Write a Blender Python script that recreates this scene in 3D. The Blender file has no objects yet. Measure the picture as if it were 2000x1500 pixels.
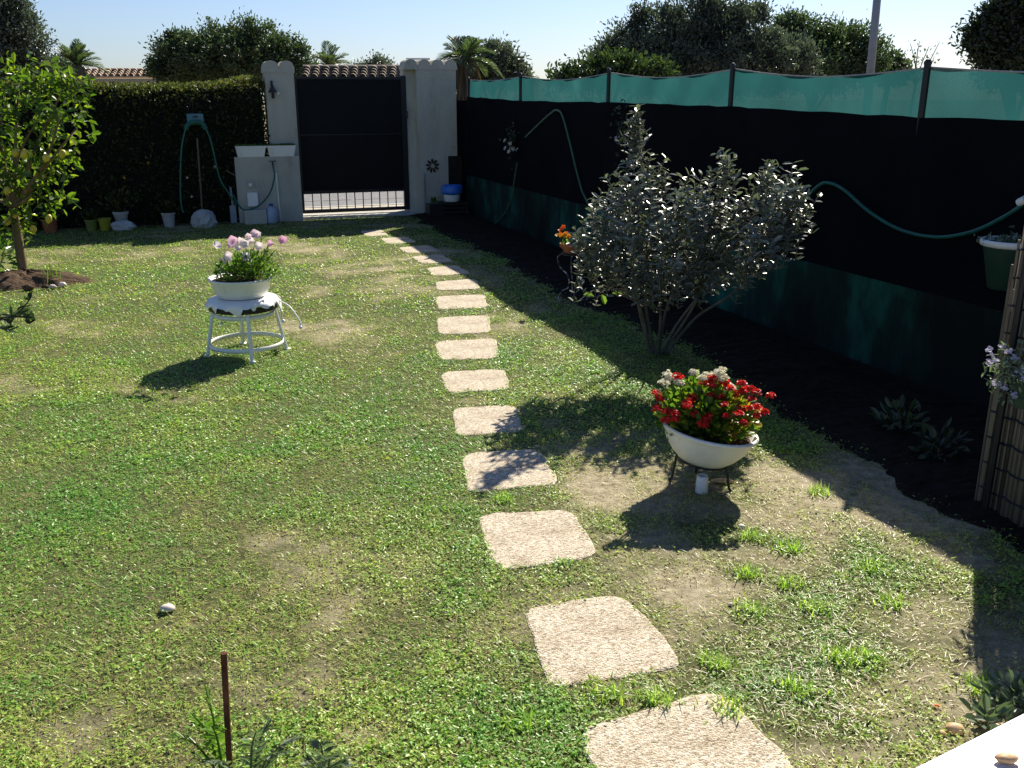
import bpy, math, random
import numpy as np
from mathutils import Vector, Matrix, Euler
random.seed(7); RNG = np.random.default_rng(7)
scn = bpy.context.scene
R = math.radians
# ------------------------------------------------------------------ camera, world, sun, exposure
F, PITCH, CAMH = 1800.0, R(17.26), 1.72
cd = bpy.data.cameras.new('camera'); cam = bpy.data.objects.new('camera', cd)
scn.collection.objects.link(cam); scn.camera = cam
cam.location = (0, 0, CAMH); cam.rotation_euler = (R(90) - PITCH, 0, 0)
cd.sensor_width = 36; cd.lens = 36 * F / 2000; cd.clip_start = 0.05; cd.clip_end = 2000
SUN_AZ, SUN_EL = R(25.5), R(39)           # bearing from +Y towards +X, elevation
w = bpy.data.worlds.new('World'); scn.world = w; w.use_nodes = True
wn = w.node_tree.nodes; bg = wn['Background']; sky = wn.new('ShaderNodeTexSky')
sky.sky_type = 'NISHITA'; sky.sun_disc = False; sky.sun_elevation = SUN_EL; sky.sun_rotation = SUN_AZ
sky.air_density = 1.0; sky.dust_density = 0.6; sky.ozone_density = 1.0; sky.altitude = 10
tn_ = wn.new('ShaderNodeMix'); tn_.data_type = 'RGBA'; tn_.blend_type = 'MULTIPLY'; tn_.inputs['Factor'].default_value = 1; tn_.inputs['B'].default_value = (.86, 1, 1.36, 1)
w.node_tree.links.new(sky.outputs[0], tn_.inputs['A']); w.node_tree.links.new(tn_.outputs['Result'], bg.inputs[0]); bg.inputs[1].default_value = 0.046
sl = bpy.data.lights.new('sun', 'SUN'); sl.energy = 5.0; sl.angle = R(0.5); sl.color = (1, .93, .80)
so = bpy.data.objects.new('sun', sl); scn.collection.objects.link(so)
sd = Vector((math.sin(SUN_AZ) * math.cos(SUN_EL), math.cos(SUN_AZ) * math.cos(SUN_EL), math.sin(SUN_EL)))
so.rotation_euler = sd.to_track_quat('Z', 'Y').to_euler(); so.location = (3, 8, 9)
scn.view_settings.view_transform = 'Standard'; scn.view_settings.look = 'None'
scn.view_settings.exposure = 1.0; scn.view_settings.gamma = 1; scn.view_settings.use_curve_mapping = False

# ------------------------------------------------------------------ helpers
cp, sp = math.cos(PITCH), math.sin(PITCH)
def ray(px, py):
    x = (px - 1000) / F; y = (750 - py) / F
    return np.array([x, cp + y * sp, -sp + y * cp])
CAM = np.array([0, 0, CAMH])
def at(px, py, Y): d = ray(px, py); return CAM + d * (Y / d[1])
def gnd(px, py, z=0.0): d = ray(px, py); return CAM + d * ((z - CAMH) / d[2])
GA = R(19.8); U = np.array([math.cos(GA), math.sin(GA), 0]); V = np.array([-math.sin(GA), math.cos(GA), 0])
GC = np.array([-.716, 14.573, 0])            # garden corner where fence and front wall meet
def fr(u, v, z=0.0): return GC + U * u + V * v + np.array([0, 0, z])
def onv(px, py, v):                        # meet the plane v = const of the garden frame -> (u, z)
    d = ray(px, py); t = (v - np.dot(CAM - GC, V)) / np.dot(d, V); p = CAM + d * t
    return float(np.dot(p - GC, U)), float(p[2])
def onu(px, py, u):                        # meet the plane u = const -> (v, z)
    d = ray(px, py); t = (u - np.dot(CAM - GC, U)) / np.dot(d, U); p = CAM + d * t
    return float(np.dot(p - GC, V)), float(p[2])

MW = {}
def tag(o, label=None, cat=None, group=None, kind=None):
    if label: o['label'] = label
    if cat: o['category'] = cat
    if group: o['group'] = group
    if kind: o['kind'] = kind
    return o
def thing(name, label, cat, loc, rot=(0, 0, 0), group=None):
    o = bpy.data.objects.new(name, None); scn.collection.objects.link(o)
    o.empty_display_size = .1
    o.location = tuple(loc); o.rotation_euler = rot
    MW[o.name] = Matrix.Translation(Vector(tuple(loc))) @ Euler(rot).to_matrix().to_4x4()
    return tag(o, label, cat, group)

def nrm(a): return a / np.maximum(np.linalg.norm(a, axis=-1, keepdims=True), 1e-9)
class MB:
    def __init__(s): s.v = []; s.f = []; s.t = []; s.n = 0; s.mi = []
    def add(s, verts, faces, tint=None, mi=0):
        verts = np.asarray(verts, float).reshape(-1, 3); k = s.n
        s.v.append(verts); s.n += len(verts)
        if isinstance(faces, np.ndarray): s.f.append((faces + k)); nf = len(faces)
        else:
            nf = len(faces)
            s.f.append([tuple(int(i) + k for i in f) for f in faces])
        s.t.append(np.full(nf, random.random()) if tint is None else np.broadcast_to(np.asarray(tint, float), (nf,)))
        s.mi.append(np.full(nf, mi)); return s
    def box(s, lo, hi, frame=False, tint=None, mi=0, bev=0.0):
        x0, y0, z0 = lo; x1, y1, z1 = hi
        if bev > 0:
            bm_pts = []
            for z, b in ((z0, bev), (z0 + bev, 0), (z1 - bev, 0), (z1, bev)):
                bm_pts += [(x0 + b + (bev if b == 0 else 0) * 0, y0 + b, z), (x1 - b, y0 + b, z), (x1 - b, y1 - b, z), (x0 + b, y1 - b, z)]
            P = np.array(bm_pts); fs = [(3, 2, 1, 0), (12, 13, 14, 15)]
            for l in range(3):
                for i in range(4): j = (i + 1) % 4; fs.append((l * 4 + i, l * 4 + j, l * 4 + 4 + j, l * 4 + 4 + i))
        else:
            P = np.array([(x0, y0, z0), (x1, y0, z0), (x1, y1, z0), (x0, y1, z0), (x0, y0, z1), (x1, y0, z1), (x1, y1, z1), (x0, y1, z1)], float)
            fs = [(3, 2, 1, 0), (4, 5, 6, 7), (0, 1, 5, 4), (1, 2, 6, 5), (2, 3, 7, 6), (3, 0, 4, 7)]
        if frame: P = GC + P[:, :1] * U + P[:, 1:2] * V + np.array([0, 0, 1.]) * P[:, 2:3]
        return s.add(P, fs, tint, mi)
    def tube(s, pts, r, n=8, tint=None, mi=0, closed=False):
        pts = np.asarray(pts, float); m = len(pts)
        r = np.broadcast_to(np.asarray(r, float), (m,))
        if closed: T = nrm(np.roll(pts, -1, 0) - np.roll(pts, 1, 0))
        else: T = nrm(np.gradient(pts, axis=0))
        a = np.array([0, 0, 1.]) if abs(T[0][2]) < .9 else np.array([1., 0, 0])
        vs = []; nx = nrm(np.cross(T[0], a))
        for i in range(m):
            nx = nrm(nx - T[i] * np.dot(nx, T[i])); ny = np.cross(T[i], nx)
            for k in range(n):
                th = 2 * math.pi * k / n; vs.append(pts[i] + r[i] * (math.cos(th) * nx + math.sin(th) * ny))
        fs = []
        for i in range(m if closed else m - 1):
            i2 = (i + 1) % m
            for k in range(n): k2 = (k + 1) % n; fs.append((i * n + k, i * n + k2, i2 * n + k2, i2 * n + k))
        if not closed: fs.append(tuple(range(n - 1, -1, -1))); fs.append(tuple((m - 1) * n + k for k in range(n)))
        return s.add(vs, fs, tint, mi)
    def lathe(s, prof, c, n=32, M=None, tint=None, mi=0, wob=0.0, sx=1, sy=1):
        vs = []
        for (r, z) in prof:
            for k in range(n):
                th = 2 * math.pi * k / n; rr = r * (1 + wob * math.sin(5 * th + z * 30))
                vs.append((rr * math.cos(th) * sx, rr * math.sin(th) * sy, z))
        vs = np.array(vs)
        if M is not None: vs = vs @ np.array(M.to_3x3()).T
        vs = vs + np.asarray(c, float); fs = []
        for i in range(len(prof) - 1):
            for k in range(n): k2 = (k + 1) % n; fs.append((i * n + k, i * n + k2, (i + 1) * n + k2, (i + 1) * n + k))
        if prof[0][0] > 1e-4: fs.append(tuple(range(n - 1, -1, -1)))
        if prof[-1][0] > 1e-4: fs.append(tuple((len(prof) - 1) * n + k for k in range(n)))
        return s.add(vs, fs, tint, mi)
    def ball(s, c, r, n=12, m=8, tint=None, mi=0, jit=0.0):
        r = np.broadcast_to(np.asarray(r, float), (3,)); vs = []
        for i in range(m + 1):
            ph = math.pi * i / m
            for k in range(n):
                th = 2 * math.pi * k / n
                q = 1 + (random.uniform(-jit, jit) if jit and 0 < i < m else 0)
                vs.append((c[0] + q * r[0] * math.sin(ph) * math.cos(th), c[1] + q * r[1] * math.sin(ph) * math.sin(th), c[2] + q * r[2] * math.cos(ph)))
        fs = [(i * n + k, i * n + n + k, i * n + n + (k + 1) % n, i * n + (k + 1) % n) for i in range(m) for k in range(n)]
        return s.add(vs, fs, tint, mi)
    def leaves(s, P, D, N, L, W, tint, fold=.25, curl=.0, wide=.55, mi=0):
        """oval leaves: base P, direction D, rough normal N"""
        P = np.asarray(P, float); n = len(P)
        if n == 0: return s
        D = nrm(np.asarray(D, float)); S = nrm(np.cross(D, N)); Nn = np.cross(S, D)
        L = np.broadcast_to(np.asarray(L, float), (n,))[:, None]; W = np.broadcast_to(np.asarray(W, float), (n,))[:, None]
        up = Nn * (W * fold)
        q = [P, P + D * L * .3 - S * W * .42 + up, P + D * L * .72 - S * W * (wide * .72) + up - Nn * L * curl * .4,
             P + D * L - Nn * L * curl, P + D * L * .72 + S * W * (wide * .72) + up - Nn * L * curl * .4, P + D * L * .3 + S * W * .42 + up]
        vs = np.stack(q, 1).reshape(-1, 3); b = np.arange(n)[:, None] * 6
        fs = np.concatenate([b + np.array([0, 1, 2, 3]), b + np.array([0, 3, 4, 5])], 0)
        t = np.broadcast_to(np.asarray(tint, float), (n,))
        return s.add(vs, fs, np.concatenate([t, t]), mi)
    def blades(s, P, D, L, W, bend, tint, mi=0):
        """two-step grass blades leaning along D"""
        P = np.asarray(P, float); n = len(P)
        if n == 0: return s
        D = nrm(D); up = np.array([0, 0, 1.]); S = nrm(np.cross(D, up) + 1e-6)
        L = np.broadcast_to(L, (n,))[:, None]; W = np.broadcast_to(W, (n,))[:, None]; bend = np.broadcast_to(bend, (n,))[:, None]
        D2 = nrm(D + np.array([0, 0, -1.]) * bend)
        m = P + D * L * .5; t = m + D2 * L * .5
        vs = np.stack([P - S * W * .4, P + S * W * .4, m + S * W * .5, m - S * W * .5, t + S * W * .12, t - S * W * .12], 1).reshape(-1, 3)
        b = np.arange(n)[:, None] * 6
        fs = np.concatenate([b + np.array([0, 1, 2, 3]), b + np.array([3, 2, 4, 5])], 0)
        tt = np.broadcast_to(tint, (n,)); return s.add(vs, fs, np.concatenate([tt, tt]), mi)
    def build(s, name, mats, parent=None, loc=None, smooth=False):
        me = bpy.data.meshes.new(name)
        vs = np.concatenate(s.v)
        if parent is not None: M = MW[parent.name]
        else: M = Matrix.Translation(Vector(tuple(loc if loc is not None else (0, 0, 0))))
        Mi = np.array(M.inverted()); vs = vs @ Mi[:3, :3].T + Mi[:3, 3]
        lens = []; idx = []
        for f in s.f:
            if isinstance(f, np.ndarray): lens.append(np.full(len(f), f.shape[1])); idx.append(f.ravel())
            else: lens.append(np.array([len(q) for q in f], int)); idx.append(np.array([i for q in f for i in q], int))
        lens = np.concatenate(lens); idx = np.concatenate(idx)
        me.vertices.add(len(vs)); me.vertices.foreach_set('co', vs.ravel().astype(np.float32))
        me.loops.add(len(idx)); me.loops.foreach_set('vertex_index', idx.astype(np.int32))
        me.polygons.add(len(lens)); st = np.concatenate([[0], np.cumsum(lens)[:-1]])
        me.polygons.foreach_set('loop_start', st.astype(np.int32))
        me.polygons.foreach_set('material_index', np.concatenate(s.mi).astype(np.int32))
        me.polygons.foreach_set('use_smooth', np.full(len(lens), bool(smooth)))
        a = me.attributes.new('tint', 'FLOAT', 'FACE'); a.data.foreach_set('value', np.concatenate(s.t).astype(np.float32))
        me.update(calc_edges=True); me.validate()
        for m in (mats if isinstance(mats, (list, tuple)) else [mats]): me.materials.append(m)
        o = bpy.data.objects.new(name, me); scn.collection.objects.link(o)
        if parent is not None: o.parent = parent; MW[o.name] = M
        else: o.location = M.translation; MW[o.name] = M
        return o

# ------------------------------------------------------------------ materials
def nodes(name):
    m = bpy.data.materials.new(name); m.use_nodes = True; nt = m.node_tree
    return m, nt, nt.nodes, nt.links, nt.nodes['Principled BSDF']
def ramp(nd, stops):
    r = nd.new('ShaderNodeValToRGB'); e = r.color_ramp.elements
    e[0].position, e[0].color = stops[0][0], (*stops[0][1], 1); e[1].position, e[1].color = stops[-1][0], (*stops[-1][1], 1)
    for p, c in stops[1:-1]: q = e.new(p); q.color = (*c, 1)
    return r
def mat(name, stops, rough=.7, scale=6, detail=6, bump=0.0, bscale=None, spec=.4, metal=0.0, stretch=(1, 1, 1), coat=0.0):
    """Principled surface whose colour is a noise pushed through a ramp"""
    m, nt, nd, lk, b = nodes(name)
    if not isinstance(stops, list): c = stops; stops = [(.3, tuple(x * .82 for x in c)), (.7, tuple(min(1, x * 1.12) for x in c))]
    tc = nd.new('ShaderNodeTexCoord'); mp = nd.new('ShaderNodeMapping'); mp.inputs['Scale'].default_value = stretch
    lk.new(tc.outputs['Object'], mp.inputs[0])
    nz = nd.new('ShaderNodeTexNoise'); nz.inputs['Scale'].default_value = scale; nz.inputs['Detail'].default_value = detail
    nz.inputs['Roughness'].default_value = .65
    lk.new(mp.outputs[0], nz.inputs[0]); r = ramp(nd, stops); lk.new(nz.outputs['Fac'], r.inputs[0]); lk.new(r.outputs[0], b.inputs['Base Color'])
    b.inputs['Roughness'].default_value = rough; b.inputs['Specular IOR Level'].default_value = spec; b.inputs['Metallic'].default_value = metal
    b.inputs['Coat Weight'].default_value = coat
    if bump:
        n2 = nd.new('ShaderNodeTexNoise'); n2.inputs['Scale'].default_value = bscale or scale * 4; n2.inputs['Detail'].default_value = 5
        lk.new(mp.outputs[0], n2.inputs[0]); bp = nd.new('ShaderNodeBump'); bp.inputs['Strength'].default_value = bump; bp.inputs['Distance'].default_value = .02
        lk.new(n2.outputs['Fac'], bp.inputs['Height']); lk.new(bp.outputs[0], b.inputs['Normal'])
    return m
def leafmat(name, stops, rough=.45, trans=.35, tcol=None, spec=.5, back=None):
    """leaf: per-leaf tint through a ramp, some light shining through"""
    m, nt, nd, lk, b = nodes(name)
    a = nd.new('ShaderNodeAttribute'); a.attribute_name = 'tint'
    r = ramp(nd, stops); lk.new(a.outputs['Fac'], r.inputs[0]); col = r.outputs[0]
    if back:
        g = nd.new('ShaderNodeNewGeometry'); mx = nd.new('ShaderNodeMix'); mx.data_type = 'RGBA'
        lk.new(g.outputs['Backfacing'], mx.inputs['Factor']); lk.new(col, mx.inputs['A']); mx.inputs['B'].default_value = (*back, 1); col = mx.outputs['Result']
    lk.new(col, b.inputs['Base Color']); b.inputs['Roughness'].default_value = rough; b.inputs['Specular IOR Level'].default_value = spec
    t = nd.new('ShaderNodeBsdfTranslucent')
    hs = nd.new('ShaderNodeMix'); hs.data_type = 'RGBA'; hs.blend_type = 'MULTIPLY'; hs.inputs['Factor'].default_value = 1
    lk.new(r.outputs[0], hs.inputs['A']); hs.inputs['B'].default_value = (*(tcol or (1.6, 1.9, .8)), 1)
    lk.new(hs.outputs['Result'], t.inputs[0])
    ms = nd.new('ShaderNodeMixShader'); ms.inputs[0].default_value = trans
    lk.new(b.outputs[0], ms.inputs[1]); lk.new(t.outputs[0], ms.inputs[2])
    lk.new(ms.outputs[0], nd['Material Output'].inputs[0]); return m

M = {}
M['soil'] = mat('soil', [(.25, (.10, .075, .045)), (.45, (.20, .16, .10)), (.6, (.30, .25, .165)), (.8, (.40, .34, .23))], .95, 9, 12, .6, 60, .1)
M['mound'] = mat('mound_soil', [(.3, (.035, .022, .014)), (.55, (.09, .058, .036)), (.8, (.16, .11, .07))], .95, 14, 10, .8, 40, .1)
M['plaster'] = mat('plaster', [(.28, (.27, .255, .20)), (.42, (.41, .39, .32)), (.6, (.47, .45, .37)), (.8, (.53, .51, .43))], .9, 3.5, 12, .5, 45, .2, stretch=(1, 1, .4))
M['white_paint'] = mat('white_paint', [(.2, (.62, .61, .57)), (.42, (.78, .77, .73)), (.8, (.83, .82, .79))], .38, 9, 8, .05, 60, .5)
M['white_plastic'] = mat('white_plastic', [(.28, (.50, .48, .42)), (.42, (.72, .71, .66)), (.8, (.80, .79, .75))], .42, 5, 9, .04, 40, .5, stretch=(1, 1, .6))
M['black_metal'] = mat('black_metal', [(.3, (.006, .007, .008)), (.7, (.012, .013, .014))], .45, 4, 4, .04, 80, .4)
M['gate_panel'] = mat('gate_panel', [(.3, (.004, .005, .0055)), (.6, (.007, .008, .009)), (.8, (.011, .0125, .0125))], .6, 1.5, 6, 0, None, .15)
M['iron'] = mat('dark_iron', [(.3, (.012, .011, .010)), (.6, (.03, .026, .022)), (.8, (.06, .04, .03))], .55, 30, 4, .1, 80, .4)
M['rust'] = mat('rust', [(.3, (.05, .02, .012)), (.5, (.11, .045, .022)), (.75, (.19, .08, .035))], .85, 60, 8, .5, 200, .2, stretch=(1, 1, .3))
M['bark'] = mat('bark', [(.3, (.07, .052, .036)), (.55, (.15, .115, .08)), (.8, (.24, .19, .14))], .9, 14, 8, .6, 40, .2, stretch=(1, 1, .25))
M['bark_dark'] = mat('dark_bark', [(.3, (.04, .034, .026)), (.7, (.11, .095, .075))], .9, 10, 8, .6, 30, .2, stretch=(1, 1, .25))
M['lemon_bark'] = mat('lemon_bark', [(.3, (.10, .07, .035)), (.6, (.22, .16, .08)), (.8, (.34, .27, .13))], .8, 10, 6, .3, 30, .2, stretch=(1, 1, .2))
M['terracotta'] = mat('terracotta', [(.3, (.22, .075, .03)), (.6, (.34, .12, .05)), (.8, (.42, .18, .09))], .85, 12, 6, .15, 60, .2)
M['hose'] = mat('hose', [(.3, (.008, .085, .06)), (.7, (.013, .12, .085))], .4, 20, 3, 0, None, .4)
M['hose_pale'] = mat('pale_hose', [(.3, (.03, .10, .06)), (.7, (.06, .14, .08))], .45, 20, 3, 0, None, .4)
M['teal'] = mat('teal_plastic', [(.3, (.06, .16, .18)), (.7, (.10, .22, .24))], .5, 8, 4)
M['blue_bag'] = mat('blue_bag', [(.3, (.02, .12, .48)), (.7, (.04, .2, .62))], .35, 10, 4, .4, 30)
M['yellow'] = mat('yellow_plastic', [(.3, (.24, .22, .015)), (.7, (.32, .29, .02))], .5, 8, 4)
M['green_pot'] = mat('green_pot', [(.3, (.012, .04, .026)), (.7, (.022, .065, .042))], .5, 8, 4)
M['concrete'] = mat('concrete', [(.3, (.30, .29, .26)), (.6, (.44, .43, .39)), (.8, (.52, .51, .47))], .9, 8, 10, .3, 60, .2)
M['asphalt'] = mat('asphalt', [(.3, (.13, .13, .13)), (.55, (.19, .19, .19)), (.8, (.25, .25, .245))], .9, 7, 12, .4, 150, .2)
M['pavement'] = mat('pavement', [(.3, (.33, .29, .22)), (.6, (.45, .41, .32)), (.8, (.55, .5, .4))], .9, 7, 10, .3, 80, .2)
M['marble'] = mat('marble', [(.3, (.55, .47, .38)), (.43, (.78, .75, .70)), (.8, (.86, .85, .83))], .35, 3, 10, 0, None, .4)
M['tile'] = mat('roof_tile', [(.3, (.10, .08, .06)), (.5, (.22, .18, .14)), (.75, (.36, .31, .25))], .9, 3.5, 8, .3, 30, .2)
M['tile_warm'] = mat('warm_roof_tile', [(.3, (.24, .16, .11)), (.5, (.42, .31, .23)), (.75, (.62, .52, .42))], .9, 3, 8, .3, 30, .2)
M['pole'] = mat('pole_paint', [(.3, (.20, .23, .27)), (.7, (.28, .31, .35))], .5, 3, 4)
M['black_cloth'] = mat('black_cloth', [(.3, (.0035, .004, .0055)), (.7, (.007, .0075, .010))], .95, 2, 6, .2, 200, .05)
M['shell'] = mat('shell', [(.3, (.5, .42, .34)), (.6, (.7, .62, .54)), (.8, (.78, .72, .65))], .6, 30, 5, .1, 60)
M['tan_shell'] = mat('tan_shell', [(.3, (.45, .26, .12)), (.6, (.62, .4, .22)), (.8, (.72, .55, .36))], .6, 30, 5, .1, 60)
M['pebble'] = mat('pebble', [(.3, (.35, .3, .24)), (.7, (.6, .54, .45))], .8, 20, 5, .2, 60)
M['jug'] = mat('jug_plastic', [(.3, (.30, .36, .45)), (.7, (.38, .45, .53))], .4, 6, 3)
M['blue'] = mat('blue_plastic', [(.3, (.02, .05, .25)), (.7, (.03, .08, .35))], .4, 6, 3)
M['lemon'] = mat('lemon_peel', [(.3, (.42, .36, .03)), (.6, (.56, .46, .05)), (.8, (.60, .54, .10))], .4, 8, 3, .15, 120)
M['dark_wood'] = mat('dark_wood', [(.3, (.012, .008, .006)), (.7, (.03, .02, .015))], .8, 6, 5, .2, 40, .2)

def stone_mat():
    m, nt, nd, lk, b = nodes('pebble_slab')
    tc = nd.new('ShaderNodeTexCoord'); vo = nd.new('ShaderNodeTexVoronoi'); vo.inputs['Scale'].default_value = 150
    lk.new(tc.outputs['Object'], vo.inputs[0])
    r = ramp(nd, [(0, (.20, .16, .11)), (.2, (.39, .33, .24)), (.6, (.51, .44, .335)), (1, (.68, .62, .51))])
    sep = nd.new('ShaderNodeSeparateColor'); lk.new(vo.outputs['Color'], sep.inputs[0]); lk.new(sep.outputs[0], r.inputs[0])
    nz = nd.new('ShaderNodeTexNoise'); nz.inputs['Scale'].default_value = 5; nz.inputs['Detail'].default_value = 8; lk.new(tc.outputs['Object'], nz.inputs[0])
    r2 = ramp(nd, [(.3, (.62, .58, .5)), (.45, (.92, .89, .85)), (.7, (1.05, 1.04, 1.02))]); lk.new(nz.outputs['Fac'], r2.inputs[0])
    mx = nd.new('ShaderNodeMix'); mx.data_type = 'RGBA'; mx.blend_type = 'MULTIPLY'; mx.inputs['Factor'].default_value = 1
    lk.new(r.outputs[0], mx.inputs['A']); lk.new(r2.outputs[0], mx.inputs['B']); lk.new(mx.outputs['Result'], b.inputs['Base Color'])
    b.inputs['Roughness'].default_value = .85; b.inputs['Specular IOR Level'].default_value = .25
    bp = nd.new('ShaderNodeBump'); bp.inputs['Strength'].default_value = .9; bp.inputs['Distance'].default_value = .004; bp.invert = True
    lk.new(vo.outputs['Distance'], bp.inputs['Height']); lk.new(bp.outputs[0], b.inputs['Normal']); return m
M['slab'] = stone_mat()
def net_mat():
    m, nt, nd, lk, b = nodes('green_netting')
    tc = nd.new('ShaderNodeTexCoord'); nz = nd.new('ShaderNodeTexNoise'); nz.inputs['Scale'].default_value = 2.2; nz.inputs['Detail'].default_value = 8
    lk.new(tc.outputs['Object'], nz.inputs[0]); r = ramp(nd, [(.3, (.013, .066, .068)), (.6, (.018, .086, .088)), (.8, (.03, .112, .113))]); lk.new(nz.outputs['Fac'], r.inputs[0])
    t = nd.new('ShaderNodeBsdfTranslucent'); lk.new(r.outputs[0], t.inputs[0])
    d = nd.new('ShaderNodeBsdfDiffuse'); lk.new(r.outputs[0], d.inputs[0])
    tp = nd.new('ShaderNodeBsdfTransparent')
    a = nd.new('ShaderNodeMixShader'); a.inputs[0].default_value = .75; lk.new(d.outputs[0], a.inputs[1]); lk.new(t.outputs[0], a.inputs[2])
    # fine weave: tiny openings between threads
    mp = nd.new('ShaderNodeMapping'); mp.inputs['Scale'].default_value = (1, 1, 1); lk.new(tc.outputs['Object'], mp.inputs[0])
    n2 = nd.new('ShaderNodeTexNoise'); n2.inputs['Scale'].default_value = 260; n2.inputs['Detail'].default_value = 1; lk.new(mp.outputs[0], n2.inputs[0])
    r3 = ramp(nd, [(.66, (.015, .015, .015)), (.76, (.16, .16, .16))]); lk.new(n2.outputs['Fac'], r3.inputs[0])
    c = nd.new('ShaderNodeMixShader'); lk.new(r3.outputs[0], c.inputs[0]); lk.new(a.outputs[0], c.inputs[1]); lk.new(tp.outputs[0], c.inputs[2])
    lk.new(c.outputs[0], nd['Material Output'].inputs[0]); return m
M['net'] = net_mat()
M['wall_green'] = mat('green_wall_paint', [(.42, (.006, .010, .009)), (.54, (.007, .028, .022)), (.64, (.014, .10, .07)), (.8, (.028, .18, .13))], .85, 1.3, 8, .3, 40, .15, stretch=(1, 1, .45))
def cloth_mat():
    m = mat('torn_cover', [(.47, (.012, .013, .016)), (.50, (.75, .74, .71))], .8, 7, 3, .1, 90, .2); return m
M['cover'] = cloth_mat()
def cane_mat():
    m, nt, nd, lk, b = nodes('cane')
    a = nd.new('ShaderNodeAttribute'); a.attribute_name = 'tint'
    tc = nd.new('ShaderNodeTexCoord'); nz = nd.new('ShaderNodeTexNoise'); nz.inputs['Scale'].default_value = 9; nz.inputs['Detail'].default_value = 8
    lk.new(tc.outputs['Object'], nz.inputs[0])
    ad = nd.new('ShaderNodeMath'); ad.operation = 'MULTIPLY_ADD'; lk.new(nz.outputs['Fac'], ad.inputs[0]); ad.inputs[1].default_value = .6; lk.new(a.outputs['Fac'], ad.inputs[2])
    r = ramp(nd, [(.2, (.028, .022, .017)), (.6, (.085, .068, .05)), (1, (.19, .155, .11))]); lk.new(ad.outputs[0], r.inputs[0])
    lk.new(r.outputs[0], b.inputs['Base Color']); b.inputs['Roughness'].default_value = .8; return m
M['cane'] = cane_mat()
GREEN = lambda k=1: [(0, (.018 * k, .032 * k, .010 * k)), (.5, (.04 * k, .065 * k, .018 * k)), (1, (.085 * k, .115 * k, .03 * k))]
M['tree'] = leafmat('tree_leaf', [(0, (.022, .036, .017)), (.5, (.05, .075, .034)), (1, (.10, .125, .055))], .45, .32, (1.3, 1.6, .8))
M['tree_olive'] = leafmat('grey_green_leaf', [(0, (.035, .046, .030)), (.5, (.075, .092, .062)), (1, (.15, .17, .115))], .4, .28, (1.2, 1.4, 1))
M['tree_dark'] = leafmat('dark_leaf', [(0, (.012, .02, .010)), (.6, (.03, .045, .022)), (1, (.06, .08, .04))], .45, .2)
M['tree_bright'] = leafmat('bright_leaf', [(0, (.018, .034, .011)), (.5, (.038, .062, .02)), (1, (.08, .105, .04))], .4, .25)
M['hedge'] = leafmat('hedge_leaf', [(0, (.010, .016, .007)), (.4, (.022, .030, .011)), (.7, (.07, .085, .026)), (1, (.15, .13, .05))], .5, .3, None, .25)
M['lemon_leaf'] = leafmat('lemon_leaf', [(0, (.03, .065, .014)), (.5, (.065, .115, .02)), (1, (.16, .20, .03))], .33, .45, (2.4, 2.5, .6), .5)
M['silver'] = leafmat('silver_leaf', [(0, (.055, .075, .048)), (.6, (.10, .122, .082)), (1, (.16, .18, .12))], .36, .28, (1.2, 1.3, .9), 1.0, back=(.17, .185, .14))
M['palm'] = leafmat('palm_leaf', [(0, (.03, .05, .024)), (1, (.11, .145, .07))], .4, .3)
M['dry_palm'] = leafmat('dry_palm_leaf', [(0, (.06, .04, .02)), (1, (.16, .11, .05))], .6, .2)
M['plant'] = leafmat('plant_leaf', [(0, (.03, .07, .014)), (.5, (.08, .15, .025)), (1, (.18, .25, .05))], .38, .4)
M['succulent'] = leafmat('succulent_leaf', [(0, (.035, .075, .012)), (.5, (.09, .16, .022)), (.8, (.2, .24, .03)), (1, (.36, .2, .02))], .3, .38)
M['grey_leaf'] = leafmat('grey_leaf', [(0, (.05, .075, .045)), (.6, (.13, .17, .11)), (1, (.25, .28, .2))], .5, .25)
M['red'] = leafmat('red_petal', [(0, (.28, .006, .006)), (.6, (.6, .014, .012)), (1, (.75, .06, .02))], .45, .4, (1.5, 1, 1))
M['white_petal'] = leafmat('white_petal', [(0, (.66, .62, .46)), (1, (.85, .83, .72))], .6, .5, (1, 1, .9))
M['pink'] = leafmat('pink_petal', [(0, (.66, .32, .5)), (.3, (.76, .54, .62)), (.55, (.80, .68, .70)), (1, (.84, .78, .74))], .6, .35, (1, 1, 1))
M['pansy'] = leafmat('pansy_petal', [(0, (.5, .05, .01)), (.5, (.7, .25, .01)), (1, (.75, .5, .02))], .5, .3, (1.2, 1, .6))
M['lilac'] = leafmat('lilac_petal', [(0, (.42, .37, .5)), (1, (.66, .62, .68))], .6, .3, (1, 1, 1))
M['grass'] = leafmat('grass_blade', [(0, (.24, .175, .085)), (.22, (.48, .40, .21)), (.36, (.54, .50, .21)), (.5, (.48, .53, .13)), (.74, (.33, .48, .08)), (1, (.18, .36, .07))], .4, .46, (1.35, 1.5, .7), .4)

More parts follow.
